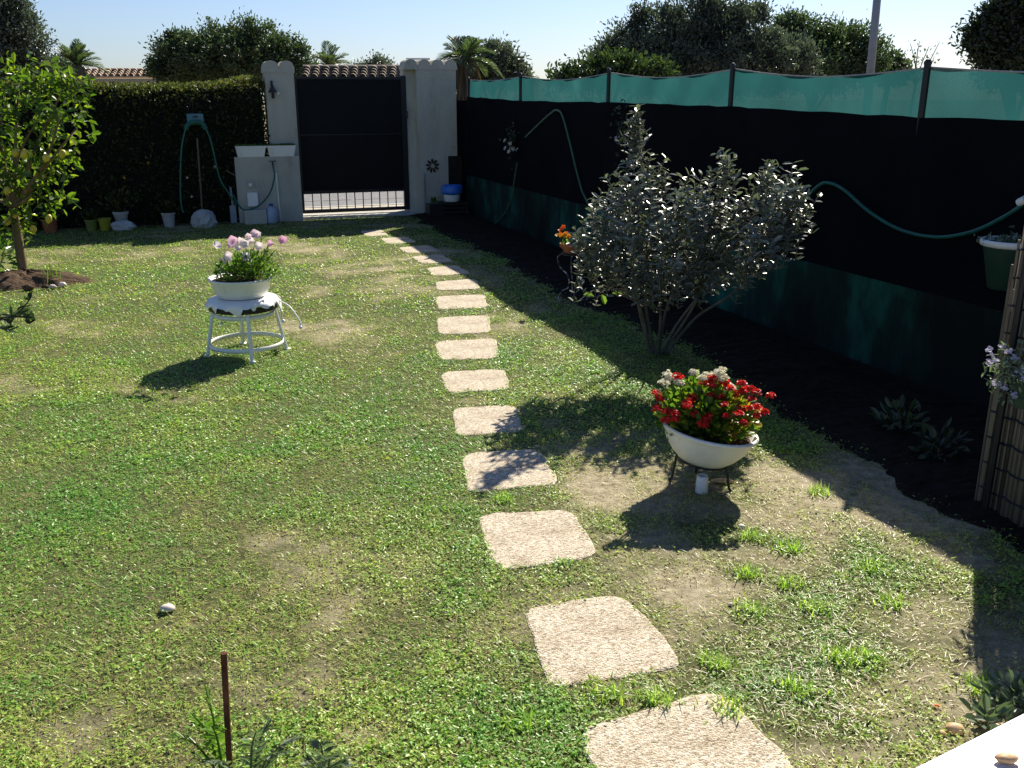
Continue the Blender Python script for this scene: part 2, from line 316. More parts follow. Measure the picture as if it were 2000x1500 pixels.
# ------------------------------------------------------------------ ground, road, pavement, terrace
def struct(o, ): return tag(o, kind='structure')
g = MB(); g.add([(-400, -200, 0), (400, -200, 0), (400, 700, 0), (-400, 700, 0)], [(0, 1, 2, 3)])
struct(g.build('ground', M['soil']))
g = MB(); g.add([fr(-40, .32, .004), fr(30, .32, .004), fr(30, 1.45, .004), fr(-40, 1.45, .004)], [(0, 1, 2, 3)]); struct(g.build('pavement', M['pavement']))
g = MB(); g.box((-40, 1.45, 0), (30, 1.57, .012), True); struct(g.build('kerb', M['concrete']))
g = MB(); g.add([fr(-40, 1.57, .004), fr(30, 1.57, .004), fr(30, 7.5, .004), fr(-40, 7.5, .004)], [(0, 1, 2, 3)]); struct(g.build('road', M['asphalt']))
g = MB()
for k in range(26):
    u0 = -9 + k * .55; jit = random.uniform(-.03, .03)
    g.add([fr(u0, 2.45 + jit, .008), fr(u0 + .5, 2.45 + jit * .3, .008), fr(u0 + .5, 2.48 + jit * .3, .008), fr(u0, 2.48 + jit, .008)], [(0, 1, 2, 3)])
struct(g.build('road_crack', M['iron']))

STONES = [[(1125, 1432), (1400, 1350), (1560, 1505), (1240, 1625)], [(1022, 1195), (1215, 1163), (1340, 1300), (1078, 1348)], [(935, 1008), (1112, 998), (1167, 1087), (968, 1117)], [(903, 888), (1052, 880), (1092, 947), (915, 965)], [(884, 799), (1003, 794), (1025, 845), (890, 853)], [(863, 728), (985, 723), (996, 762), (873, 770)], [(852, 668), (968, 663), (972, 702), (858, 705)], [(852, 622), (953, 617), (958, 651), (858, 655)], [(851, 580), (946, 577), (952, 602), (856, 606)], [(850, 552), (928, 546), (938, 565), (855, 569)], [(833, 525), (890, 519), (920, 535), (848, 540)], [(803, 503), (862, 498), (886, 512), (828, 517)], [(778, 485), (836, 480), (862, 492), (798, 496)], [(742, 467), (794, 463), (814, 474), (758, 478)], [(703, 452), (744, 449), (758, 460), (716, 463)]]
SPOLY = []
SLAB = ['nearest, cut by the bottom edge, beside the white terrace', 'second from the terrace, turned, with a rounded left corner', 'third from the terrace, left of the bowl shadow', 'fourth from the terrace, its upper right crossed by leaf shadows', 'fifth from the terrace, mostly dappled by the silver shrub shadow', 'sixth from the terrace, just above the dappled one', 'seventh from the terrace, level with the foot of the silver shrub', 'eighth from the terrace, in full sun', 'ninth from the terrace, small and rounded', 'tenth from the terrace, close to the fence shadow edge', 'eleventh from the terrace, where the path meets the fence shadow', 'fifth from the gate, half in shade', 'fourth from the gate, in shade', 'third from the gate, in shade', 'second from the gate, at the edge of the gate shade', '']
for i, q in enumerate(STONES):
    P = [gnd(*a) for a in q]; c = sum(P) / 4; P = [c + (p - c) * 1.035 for p in P]
    o_ = []
    for k in range(4):
        a, b = P[k], P[(k + 1) % 4]
        for t in np.linspace(.07, .93, 7): 
            p = a + (b - a) * t; 
            if t < .1 or t > .9: p = p + (c - p) * .035
            o_.append(p + (c - p) * random.uniform(-.025, .045))
    SPOLY.append(np.array(o_)[:, :2]); n = len(o_)
    g = MB(); top = [np.array([p[0], p[1], .007]) for p in o_]; ins = [np.array([*(p + (c - p) * .03)[:2], .010]) for p in o_]; bot = [np.array([p[0], p[1], -.03]) for p in o_]
    fs = [tuple(range(2 * n, 3 * n))] + [(k, (k + 1) % n, n + (k + 1) % n, n + k) for k in range(n)] + [(n + k, n + (k + 1) % n, 2 * n + (k + 1) % n, 2 * n + k) for k in range(n)]
    g.add(bot + top + ins, fs)
    tag(g.build('stepping_stone', M['slab'], loc=(c[0], c[1], 0)), 'beige pebble stepping stone, ' + SLAB[i], 'stepping stone', 'stepping stones of the garden path')

TA, TB = gnd(1790, 1500, .07), gnd(2000, 1394, .07); td = nrm(TB - TA); tn = np.array([td[1], -td[0], 0])
TA2 = TA - td * 1.5; 
g = MB(); seg = np.linalg.norm(gnd(1875, 1457, .07) - TA2)
for a, b in ((0, seg - .0015), (seg + .0015, seg + .9), (seg + .903, seg + 2.5)):
    for c0, c1 in ((0, .33), (.333, .66), (.663, 1.6)):
        q = [TA2 + td * a + tn * c0, TA2 + td * b + tn * c0, TA2 + td * b + tn * c1, TA2 + td * a + tn * c1]
        lo = [p - np.array([0, 0, .065]) for p in q]
        g.add(lo + q, [(7, 6, 5, 4), (0, 1, 5, 4), (1, 2, 6, 5), (2, 3, 7, 6), (3, 0, 4, 7)])
struct(g.build('terrace', M['marble']))
g = MB(); q = [TA2 - td * 1 - tn * -.01, TA2 + td * 4.1 + tn * .01, TA2 + td * 4.1 + tn * 1.7, TA2 - td + tn * 1.7]; g.add([p * np.array([1, 1, 0]) + np.array([0, 0, .05]) for p in q], [(3, 2, 1, 0)])
struct(g.build('terrace_bed', M['concrete']))

# ------------------------------------------------------------------ lawn grass (uncountable)
def vnoise(x, y, s, seed):
    r = np.random.default_rng(seed); T = r.random((64, 64)); x = x * s; y = y * s
    xi = np.floor(x).astype(int); yi = np.floor(y).astype(int); fx = x - xi; fy = y - yi
    fx = fx * fx * (3 - 2 * fx); fy = fy * fy * (3 - 2 * fy); a = lambda i, j: T[(xi + i) % 64, (yi + j) % 64]
    return (a(0, 0) * (1 - fx) + a(1, 0) * fx) * (1 - fy) + (a(0, 1) * (1 - fx) + a(1, 1) * fx) * fy
def fbm(x, y, s, seed): return sum(vnoise(x, y, s * 2 ** k, seed + k) * .5 ** k for k in range(4)) / 1.875
def inpoly(x, y, poly):
    c = np.zeros(len(x), bool); j = len(poly) - 1
    for i in range(len(poly)):
        xi, yi = poly[i]; xj, yj = poly[j]
        c ^= ((yi > y) != (yj > y)) & (x < (xj - xi) * (y - yi) / (yj - yi + 1e-12) + xi); j = i
    return c
# patches as seen: (px, py, radius m, change of greenness)
PATCH = [(100, 830, .7, .35), (430, 560, .9, .1), (800, 540, .9, -.18), (650, 650, .7, -.16), (330, 840, .45, -.18), (560, 1090, .5, -.06), (640, 1240, .4, -.12), (500, 1000, .5, -.05), (760, 830, .6, .18), (650, 760, .5, .15),
         (600, 1060, .35, -.05), (180, 1000, .5, .15), (850, 1150, .35, .1), (250, 1200, .5, .12), (900, 700, .4, .05), (1550, 1340, .22, .65), (1640, 1280, .2, .3), (1400, 1390, .12, .4), (1020, 1400, .2, .3), (1540, 1070, .07, .5), (1455, 1120, .08, .4), (1600, 1180, .1, .4), (1700, 1110, .16, .35), (1470, 1050, .06, .4), (980, 975, .1, .3), (1570, 880, .12, .3), (1480, 1190, .08, .3), (700, 480, 1.0, -.2), (300, 640, .9, .12), (150, 560, 1.2, .1), (1150, 830, .4, -.1), (1200, 960, .35, -.18), (1350, 1170, .4, -.15), (1250, 1120, .3, -.15), (1750, 1330, .2, -.1), (1500, 1450, .2, -.2), (1650, 1450, .25, .1)]
PATCH = [(gnd(a, b)[:2], r, d) for a, b, r, d in PATCH]
PATHC = np.array([p.mean(0) for p in SPOLY])
def pathx(y):
    o = np.argsort(PATHC[:, 1]); return np.interp(y, PATHC[o, 1], PATHC[o, 0])
def shadew(v): v = np.asarray(v, float); return .98 + .35 * (fbm(v * 0 + 3.3, v + 40, .5, 71) - .5) + .25 * (fbm(v * 0 + 1.3, v + 40, 3, 72) - .5) + .25 * np.clip((-v - 8.5) / 3, 0, 1) + .14 * (fbm(v * 0 + 5.1, v + 40, 11, 75) - .5)  # width of the dark ground strip that deepens the fence shadow
def greenness(x, y):
    e = .68 + (fbm(x, y, 1.3, 3) - .5) * .85 + (fbm(x, y, 5, 23) - .5) * .7
    right = np.clip((x - pathx(y) - .05) / .35, 0, 1) * np.clip((4.8 - y) / .8, 0, 1)
    e = e - .30 * right
    for c, r, d in PATCH: e = e + d * np.exp(-((x - c[0]) ** 2 + (y - c[1]) ** 2) / r ** 2)
    return e, right
def lawn(n, y0, y1, L, W, seed):
    r = np.random.default_rng(seed)
    y = r.uniform(y0, y1, n * 2); x = r.uniform(-1, 1, n * 2) * (y * .64 + .5)
    uu = (x - GC[0]) * U[0] + (y - GC[1]) * U[1]; vv = (x - GC[0]) * V[0] + (y - GC[1]) * V[1]
    k = (uu < -shadew(vv) + np.abs(r.normal(0, .10, len(uu)))) & (uu < -.05) & (vv < -.02); x, y = x[k], y[k]
    gr, right = greenness(x, y)
    clump = fbm(x, y, 16, 51); thin = np.clip(.68 + .6 * gr + (clump - .5) * 1.4, .4, 1) * (1 - .42 * right * np.clip(.75 - gr, 0, 1) / .75)
    k = r.random(len(x)) < thin
    for p in SPOLY:
        c = p.mean(0); k &= ~inpoly(x, y, c + (p - c) * .945)
    tp = np.array([(TA2 - td * .02)[:2], (TA2 + td * 5)[:2], (TA2 + td * 5 + tn * 3)[:2], (TA2 + tn * 3)[:2]]); k &= ~inpoly(x, y, tp)
    k &= ((x - MO[0]) / .50) ** 2 + ((y - MO[1]) / .36) ** 2 > 1
    x, y, gr, clump = x[k][:n], y[k][:n], gr[k][:n], clump[k][:n]; m = len(x)
    th = r.uniform(0, 2 * np.pi, m); up = r.uniform(.15, 1.0, m)
    D = np.stack([np.cos(th), np.sin(th), up], 1)
    t = np.clip(gr + r.normal(0, .17, m), 0, 1)
    t = np.where(r.random(m) < .17, r.uniform(0, .3, m), t)
    hgt = np.clip(.55 + clump * .9, .5, 1.3) * np.clip(.7 + .5 * gr, .6, 1.3)
    P = np.stack([x, y, np.full(m, -.002)], 1)
    return P, D, r.uniform(.55, 1.35, m) * L * hgt, r.uniform(.7, 1.3, m) * W, r.uniform(.1, .9, m), t, r
MO = gnd(55, 552)
def lawn_sheet():
    nx, ny = 260, 260; xs = np.linspace(-9, 5, nx); ys = np.linspace(1.2, 15.5, ny); X, Y = np.meshgrid(xs, ys)
    uu = (X - GC[0]) * U[0] + (Y - GC[1]) * U[1]; vv = (X - GC[0]) * V[0] + (Y - GC[1]) * V[1]
    X = X - U[0] * np.maximum(uu - .0, 0); Y = Y - U[1] * np.maximum(uu, 0); X = X - V[0] * np.maximum(vv + .0, 0); Y = Y - V[1] * np.maximum(vv, 0)
    P = np.stack([X, Y, np.full_like(X, .004)], 2).reshape(-1, 3); i = np.arange((ny - 1) * nx).reshape(ny - 1, nx)[:, :-1].ravel()
    f = np.stack([i, i + 1, i + nx + 1, i + nx], 1); c = P[f].mean(1); gr, right = greenness(c[:, 0], c[:, 1])
    g = MB(); g.add(P, f, np.clip(gr, 0, 1)); o = struct(g.build('lawn_soil', lawn_mat())); me = o.data
    me.attributes.remove(me.attributes['tint']); q = me.attributes.new('tint', 'FLOAT', 'POINT'); q.data.foreach_set('value', np.clip(greenness(P[:, 0], P[:, 1])[0], 0, 1).astype(np.float32))
def lawn_mat():
    m, nt, nd, lk, b = nodes('lawn_soil'); tc = nd.new('ShaderNodeTexCoord'); nz = nd.new('ShaderNodeTexNoise'); nz.inputs['Scale'].default_value = 22; nz.inputs['Detail'].default_value = 14; nz.inputs['Roughness'].default_value = .75
    lk.new(tc.outputs['Object'], nz.inputs[0]); a = nd.new('ShaderNodeAttribute'); a.attribute_name = 'tint'
    r1 = ramp(nd, [(.3, (.14, .115, .07)), (.5, (.33, .285, .185)), (.7, (.50, .44, .30))]); r2 = ramp(nd, [(.3, (.025, .034, .012)), (.5, (.08, .086, .033)), (.7, (.2, .185, .085))])  # second ramp: greenish thatch, darkened to paint the shade between blades
    lk.new(nz.outputs['Fac'], r1.inputs[0]); lk.new(nz.outputs['Fac'], r2.inputs[0]); mr = nd.new('ShaderNodeMapRange'); mr.inputs['From Min'].default_value = .25; mr.inputs['From Max'].default_value = .62
    lk.new(a.outputs['Fac'], mr.inputs['Value']); mx = nd.new('ShaderNodeMix'); mx.data_type = 'RGBA'; lk.new(mr.outputs[0], mx.inputs['Factor']); lk.new(r1.outputs[0], mx.inputs['A']); lk.new(r2.outputs[0], mx.inputs['B'])
    lk.new(mx.outputs['Result'], b.inputs['Base Color']); b.inputs['Roughness'].default_value = .95; b.inputs['Specular IOR Level'].default_value = .1
    bp = nd.new('ShaderNodeBump'); bp.inputs['Strength'].default_value = .8; bp.inputs['Distance'].default_value = .02; lk.new(nz.outputs['Fac'], bp.inputs['Height']); lk.new(bp.outputs[0], b.inputs['Normal']); return m
lawn_sheet()
vv_ = np.linspace(-13.6, -.1, 600); bw = shadew(vv_); g = MB(); nb = len(vv_); rowsb = 7
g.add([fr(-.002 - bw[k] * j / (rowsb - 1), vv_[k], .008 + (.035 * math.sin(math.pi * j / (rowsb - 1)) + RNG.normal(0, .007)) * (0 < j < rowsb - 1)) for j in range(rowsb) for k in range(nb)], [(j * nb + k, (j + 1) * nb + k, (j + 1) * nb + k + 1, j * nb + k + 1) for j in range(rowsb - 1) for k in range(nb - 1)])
struct(g.build('fence_shade_strip', mat('shade_strip_soil', [(.3, (.008, .0065, .005)), (.6, (.022, .017, .012)), (.85, (.06, .048, .034))], .95, 16, 12, .7, 60, .1)))  # near-black soil strip added along the fence, its shade put into the colour
g = MB()
for n, y0, y1, L, W, sd_ in ((250000, 1.7, 4.2, .024, .0032, 1), (230000, 4.2, 7.5, .026, .0045, 2), (160000, 7.5, 14.6, .030, .0075, 4)):
    P, D, L_, W_, be, t, r = lawn(n, y0, y1, L, W, sd_); g.blades(P, D, L_, W_, be, t)
    # small round weed and clover leaves lying among the blades
    P, D, L_, W_, be, t, r = lawn(n // 2, y0, y1, L * .42, W * 2.7, sd_ + 30)
    D[:, 2] *= .35; P[:, 2] = r.uniform(.006, .022, len(P)); k = (t > .38) & (r.random(len(P)) < np.clip((fbm(P[:, 0], P[:, 1], 2.2, 91) - .38) * 4, .12, 1))
    L_ = L_ * r.uniform(.5, 1.5, len(P))
    g.leaves(P[k], D[k], np.stack([r.normal(0, .45, k.sum()), r.normal(0, .45, k.sum()), np.ones(k.sum())], 1), L_[k], np.minimum(W_[k], L_[k] * .9), np.clip(t[k] + .1, 0, 1), .12)
# long dry stalks, mostly on the bare side
P, D, L_, W_, be, t, r = lawn(15000, 1.7, 7, .042, .0019, 77); D[:, 2] *= .2; P[:, 2] = .008
g.blades(P, D, L_, W_, be * .3, r.uniform(.0, .2, len(P)))
tag(g.build('grass', M['grass']), 'short patchy lawn of green and straw coloured grass', None, None, 'stuff')

# ------------------------------------------------------------------ front wall: pillars, gate, low wall
def scallop(u0, u1, n, zb, h, v0, v1, g, z0, mi=0):
    """slab whose top is a row of round bumps"""
    us = []; zs = []
    for k in range(n):
        a = u0 + (u1 - u0) * k / n; b = u0 + (u1 - u0) * (k + 1) / n
        for t in np.linspace(0, 1, 9)[(1 if k else 0):]: us.append(a + (b - a) * t); zs.append(zb + h * math.sqrt(max(0, 1 - (2 * t - 1) ** 2)) ** .9)
    m = len(us); vs = [fr(u, v0, z0) for u in us] + [fr(u, v0, z) for u, z in zip(us, zs)] + [fr(u, v1, z) for u, z in zip(us, zs)] + [fr(u, v1, z0) for u in us]
    fs = []
    for k in range(m - 1):
        for l in range(3): fs.append((l * m + k, l * m + k + 1, (l + 1) * m + k + 1, (l + 1) * m + k))
    fs += [(0, m, 2 * m, 3 * m), (m - 1, 4 * m - 1, 3 * m - 1, 2 * m - 1)]
    g.add(vs, fs, mi=mi)
VF = -.02                                  # front face of the pillars
uL0, _ = onv(524, 240, VF); uL1, _ = onv(580, 240, VF); _, zT = onv(545, 118, VF); _, zE = onv(520, 130, VF)
uR0, _ = onv(796, 300, VF); uR1, _ = onv(893, 300, VF); _, zRT = onv(850, 116, VF); _, zRE = onv(860, 128, VF)
_, zW = onv(500, 306, VF - .1); uW0, _ = onv(462, 360, VF - .12); uW1, _ = onv(583, 340, VF - .12)
p = thing('gate_pillar', 'narrow cream rendered pillar left of the gate with two rounded bumps on top', 'pillar', fr(uL0, 0), (0, 0, GA))
g = MB(); g.box((uL0, VF, 0), (uL1, .30, zE - .08), True)
scallop(uL0 - .015, uL1 + .015, 2, zE - .01, zT - zE + .01, VF - .008, .308, g, zE - .08); g.build('pillar_shaft', M['plaster'], p)
pR = thing('gate_pillar', 'wide cream rendered pillar right of the gate with a row of rounded bumps on top', 'pillar', fr(uR1, 0), (0, 0, GA))
g = MB(); g.box((uR0 + .17, VF, 0), (uR1, .30, zRE - .06), True); g.box((uR0, VF + .12, 0), (uR0 + .17, .30, zRE - .06), True)
g.box((uR0 + .172, VF - .05, 0), (uR0 + .23, VF, .62), True)
scallop(uR0 - .01, uR1 + .02, 4, zRE - .015, zRT - zRE + .015, VF - .01, .31, g, zRE - .06)
g.build('pillar_shaft', M['plaster'], pR)
lw = thing('low_wall', 'low cream rendered wall with a tap, left of the gate under two white troughs', 'wall', fr(uW0, -.14), (0, 0, GA))
g = MB(); g.box((uW0, VF - .14, 0), (uW1 + .02, VF - .004, zW), True); g.build('wall_body', M['plaster'], lw)
g = MB(); g.box((uW0 + .06, VF - .34, 0), (uW0 + .36, VF - .142, .2), True, bev=.01)
tag(g.build('trough', M['plaster'], loc=fr(uW0 + .2, VF - .25)), 'cream concrete trough on the ground against the low tap wall', 'trough')
# planters on the wall
for (a, b, lab) in ((459, 519, 'white plastic trough on the low wall, the outer one with a yellowed corner'), (521, 577, 'white plastic trough on the low wall, the one tucked against the pillar')):
    ua, _ = onv(a, 290, VF - .1); ub, _ = onv(b, 290, VF - .1); ph = .15; vm0, vm1 = VF - .16, VF - .008
    pl = thing('planter', lab, 'planter', fr((ua + ub) / 2, VF - .08, zW), (0, 0, GA), 'white troughs on the low wall')
    g = MB(); t = .03
    lo = [(ua + t, vm0 + .02), (ub - t, vm0 + .02), (ub - t, vm1 - .02), (ua + t, vm1 - .02)]; hi = [(ua, vm0), (ub, vm0), (ub, vm1), (ua, vm1)]; inn = [(ua + .012, vm0 + .012), (ub - .012, vm0 + .012), (ub - .012, vm1 - .012), (ua + .012, vm1 - .012)]
    vs = [fr(*q, zW) for q in lo] + [fr(*q, zW + ph) for q in hi] + [fr(*q, zW + ph) for q in inn] + [fr(*q, zW + ph - .03) for q in inn]
    fs = [(3, 2, 1, 0), (12, 13, 14, 15)]
    for l in range(3):
        for k in range(4): k2 = (k + 1) % 4; fs.append((l * 4 + k, l * 4 + k2, l * 4 + 4 + k2, l * 4 + 4 + k))
    g.add(vs, fs); g.build('planter_box', M['white_plastic'], pl)
    g = MB(); n = 160; c = np.array([fr(random.uniform(ua + .03, ub - .03), random.uniform(vm0 + .03, vm1 - .03), zW + ph - .02) for _ in range(n)])
    D = RNG.normal(0, .5, (n, 3)); D[:, 2] = .6; g.leaves(c, D, RNG.normal(0, 1, (n, 3)), .055, .022, RNG.random(n)); g.build('plant', M['plant'], pl)
# tap, hose from the tap, conduit, boxes, jug
ut, zt = onv(532, 318, VF - .15)
tp = thing('tap', 'small metal garden tap on the low cream wall', 'tap', fr(ut, VF - .14, zt), (0, 0, GA))
g = MB(); g.tube([fr(ut, VF - .14, zt), fr(ut, VF - .2, zt), fr(ut, VF - .22, zt - .03), fr(ut, VF - .22, zt - .06)], .011); g.build('spout', M['iron'], tp)
g = MB(); g.tube([fr(ut - .05, VF - .18, zt + .025), fr(ut + .05, VF - .18, zt + .025)], .006); g.tube([fr(ut, VF - .18, zt), fr(ut, VF - .18, zt + .025)], .006); g.build('handle', M['iron'], tp)
def smooth_path(P, n=60):
    P = np.asarray(P, float); m = len(P); out = []
    for i in range(m - 1):
        p0, p1, p2, p3 = P[max(i - 1, 0)], P[i], P[i + 1], P[min(i + 2, m - 1)]
        for t in np.linspace(0, 1, max(3, n // (m - 1)), endpoint=False):
            out.append(.5 * (2 * p1 + (p2 - p0) * t + (2 * p0 - 5 * p1 + 4 * p2 - p3) * t * t + (3 * p1 - p0 - 3 * p2 + p3) * t ** 3))
    out.append(P[-1]); return np.array(out)
def vpath(pts, v): return [fr(*(lambda q: (q[0], v, q[1]))(onv(a, b, v))) for a, b in pts]
hp = smooth_path([fr(ut, VF - .22, zt - .05)] + vpath([(536, 345), (528, 375), (510, 398), (492, 408), (478, 410), (468, 403), (455, 380)], VF - .3))
g = MB(); g.tube(hp, .011); tag(g.build('garden_hose', M['hose'], loc=fr(ut, VF - .25)), 'green hose curving down from the tap on the low wall', 'hose')
uc, zc = onv(540, 345, VF - .15); ue, _ = onv(548, 428, VF - .15)
g = MB(); g.tube([fr(uc, VF - .155, zc + .05), fr(ue, VF - .155, 0)], .012); tag(g.build('pipe', M['white_plastic'], loc=fr(ue, VF - .155)), 'thin pale pipe running down the low wall below the tap', 'pipe')
ua, za = onv(482, 376, VF - .15); ub, zb = onv(504, 402, VF - .15)
g = MB(); g.box((ua, VF - .22, zb), (ub, VF - .142, za), True, bev=.006); tag(g.build('meter_box', M['white_paint'], loc=fr((ua + ub) / 2, VF - .18, zb)), 'upright white box on the low wall below the socket', 'box')
ua, za = onv(481, 354, VF - .15); ub, zb = onv(496, 367, VF - .15)
sk = thing('wall_socket', 'small grey outdoor socket on the low wall above the white box', 'socket', fr((ua + ub) / 2, VF - .142, (za + zb) / 2), (0, 0, GA))
g = MB(); g.box((ua, VF - .17, zb), (ub, VF - .142, za), True, bev=.005); g.build('socket_case', M['concrete'], sk)
g = MB(); g.box((ua + .03, VF - .178, zb + .03), (ub - .03, VF - .171, za - .03), True); g.build('socket_cover', M['white_paint'], sk)
uj, _ = onv(531, 425, VF - .25)
jg = thing('water_jug', 'pale plastic jug with a blue cap standing by the low wall', 'jug', fr(uj, VF - .27), (0, 0, GA))
g = MB(); g.lathe([(.07, 0), (.085, .02), (.085, .15), (.06, .21), (.025, .235), (.025, .25)], fr(uj, VF - .27), 20); g.build('jug_body', M['jug'], jg, smooth=True)
g = MB(); g.lathe([(.03, .248), (.03, .28), (.0, .282)], fr(uj, VF - .27), 14); g.build('cap', M['blue'], jg)
# lantern on the left pillar
ul, zl = onv(532, 178, VF - .05)
la = thing('wall_lantern', 'small dark bell shaped lantern on the narrow gate pillar', 'lantern', fr(ul, VF, zl), (0, 0, GA))
g = MB(); g.tube([fr(ul, VF, zl + .11), fr(ul, VF - .06, zl + .13), fr(ul, VF - .08, zl + .08)], .008); g.box((ul - .015, VF - .012, zl - .02), (ul + .015, VF, zl + .14), True); g.build('bracket', M['iron'], la)
g = MB(); g.lathe([(.065, -.02), (.055, 0), (.03, .04), (.012, .085), (0, .09)], fr(ul, VF - .08, zl), 12); g.build('shade', M['iron'], la)
g = MB(); g.lathe([(.012, -.1), (.024, -.085), (.018, -.02)], fr(ul, VF - .08, zl), 10); g.build('clapper', M['iron'], la)
g = MB(); g.ball(fr(ul + .075, VF - .09, zl - .03), .018); g.build('bulb', M['white_paint'], la)
# gate
VG = .12
ug0, _ = onv(579, 290, VG); ug1, _ = onv(796, 290, VG); _, zgT = onv(690, 150, VG); _, zm = onv(690, 262, VG); _, zb1 = onv(690, 370, VG); _, zb0 = onv(690, 413, VG)
gt = thing('garden_gate', 'tall black metal gate with short upright bars along its foot', 'gate', fr((ug0 + ug1) / 2, VG), (0, 0, GA))
fw = .06
g = MB(); g.box((ug0, VG - .03, zb0), (ug0 + fw, VG + .03, zgT + .02), True); g.box((ug1 - fw - .02, VG - .03, zb0), (ug1, VG + .03, zgT + .02), True)
g.box((ug0 + fw, VG - .028, zgT - .035), (ug1 - fw - .02, VG + .028, zgT), True); g.box((ug0 + fw, VG - .028, zb0), (ug1 - fw - .02, VG + .028, zb0 + .05), True)
g.box((ug0 + fw, VG - .028, zb1 - .045), (ug1 - fw - .02, VG + .028, zb1), True); g.box((ug0 + fw, VG - .02, zm - .012), (ug1 - fw - .02, VG + .02, zm + .004), True); g.build('frame', M['black_metal'], gt)
for a, b in ((zm + .004, zgT - .035), (zb1, zm - .012)):
    g = MB(); g.box((ug0 + fw, VG - .006, a), (ug1 - fw - .02, VG + .006, b), True); g.build('panel', M['gate_panel'], gt)
for k in range(11):
    u = ug0 + fw + (ug1 - ug0 - 2 * fw - .02) * (k + 1) / 12
    g = MB(); g.tube([fr(u, VG, zb0 + .05), fr(u, VG, zb1 - .045)], .008, 8); g.build('bar', M['black_metal'], gt)
for hz in (zb0 + .45, zgT - .3): g = MB(); g.tube([fr(ug0 - .008, VG - .04, hz), fr(ug0 - .008, VG - .04, hz + .12)], .014, 8); g.build('hinge', M['iron'], gt)
g = MB(); _, zz = onv(790, 225, VG); g.box((ug1 - .03, VG - .045, zz - .05), (ug1 + .01, VG - .031, zz + .06), True); g.build('lock', M['iron'], gt)
g = MB(); g.box((ug1 - .06, VG - .07, zz - .1), (ug1 - .04, VG - .031, zz - .085), True); g.build('handle', M['iron'], gt)
g = MB(); g.tube([fr(ug0 + .02, VG, zgT + .02), fr(ug0 + .02, VG, zgT + .05)], .012); g.ball(fr(ug0 + .02, VG, zgT + .06), .022); g.build('finial', M['white_paint'], gt)
g = MB(); g.box((ug0 - .03, VG - .2, 0), (ug1 + .02, VG + .16, zb0 - .03), True, bev=.008); tag(g.build('door_sill', M['concrete'], loc=fr((ug0 + ug1) / 2, VG)), 'pale concrete sill below the black gate', 'sill')
# metal flower, dark board, bin, crate
uf, zf = onv(845, 324, VF - .02)
fl = thing('wall_ornament', 'dark metal daisy ornament on the wide gate pillar', 'ornament', fr(uf, VF, zf), (0, 0, GA))
for k in range(9):
    a = 2 * math.pi * k / 9 + .2; g = MB(); N = 12; vs = []
    for s_, vv in ((0, VF - .004), (1, VF - .018)):
        for j in range(N):
            th = 2 * math.pi * j / N; rr = .074 + .034 * math.cos(th); w_ = .017 * math.sin(th)
            vs.append(fr(uf + rr * math.cos(a) - w_ * math.sin(a), vv, zf + rr * math.sin(a) + w_ * math.cos(a)))
    g.add(vs, [tuple(range(N, 2 * N)), tuple(range(N - 1, -1, -1))] + [(j, (j + 1) % N, N + (j + 1) % N, N + j) for j in range(N)]); g.build('petal', M['iron'], fl)
g = MB(); 
for j in range(1): g.tube([fr(uf + .038 * math.cos(t), VF - .012, zf + .038 * math.sin(t)) for t in np.linspace(0, 2 * math.pi, 24, endpoint=False)], .004, 6, closed=True)
g.build('ring', M['iron'], fl)
ua, za = onv(876, 305, VF - .03); ub, zb = onv(902, 362, VF - .03)
g = MB(); g.box((ua, VF - .035, zb), (ub, VF - .004, za), True, bev=.004); tag(g.build('board', M['dark_wood'], loc=fr((ua + ub) / 2, VF, zb)), 'dark board on the wide gate pillar above the bin', 'board')
ubn, _ = onv(882, 380, VF - .3); VB = VF - .32
cr = thing('crate', 'black crate under the bin with the blue bag', 'crate', fr(ubn, VB), (0, 0, GA))
g = MB(); g.box((ubn - .2, VB - .15, 0), (ubn + .2, VB + .15, .02), True)
for z in (.06, .12, .18):
    g.box((ubn - .2, VB - .15, z), (ubn + .2, VB - .13, z + .035), True); g.box((ubn - .2, VB + .13, z), (ubn + .2, VB + .15, z + .035), True); g.box((ubn - .2, VB - .13, z), (ubn - .18, VB + .13, z + .035), True); g.box((ubn + .18, VB - .13, z), (ubn + .2, VB + .13, z + .035), True)
g.box((ubn - .2, VB - .16, 0), (ubn - .17, VB - .151, .22), True); g.box((ubn + .17, VB - .16, 0), (ubn + .2, VB - .151, .22), True); g.box((ubn - .2, VB + .151, 0), (ubn + .2, VB + .16, .22), True); g.box((ubn - .17, VB - .125, .2), (ubn + .17, VB + .125, .215), True)
g.build('crate_slats', M['black_metal'], cr)
bn = thing('bin', 'white bin lined with a bright blue bag by the wide gate pillar', 'bin', fr(ubn, VB, .22), (0, 0, GA))
g = MB(); g.lathe([(.11, .222), (.12, .23), (.135, .44), (.125, .44), (.115, .25)], fr(ubn, VB), 22); g.build('bucket', M['white_plastic'], bn, smooth=True)
g = MB(); g.lathe([(.15, .33), (.165, .37), (.16, .43), (.15, .46), (.125, .465), (.10, .42), (.08, .34), (0, .32)], fr(ubn, VB), 26, wob=.05); g.build('bag', M['blue_bag'], bn, smooth=True)
ucr, _ = onv(848, 410, VB)
pt = thing('plant_crate', 'small dark box with a sprout, left of the bin', 'box', fr(ucr, VB), (0, 0, GA))
g = MB(); g.box((ucr - .10, VB - .1, 0), (ucr + .10, VB + .1, .20), True, bev=.006); g.build('box_body', M['black_metal'], pt)
g = MB(); n = 14; c = np.array([fr(ucr + random.uniform(-.05, .05), VB, .2) for _ in range(n)]); D = RNG.normal(0, .35, (n, 3)); D[:, 2] = 1; g.leaves(c, D, RNG.normal(0, 1, (n, 3)), .11, .03, RNG.random(n)); g.build('sprout', M['plant'], pt)

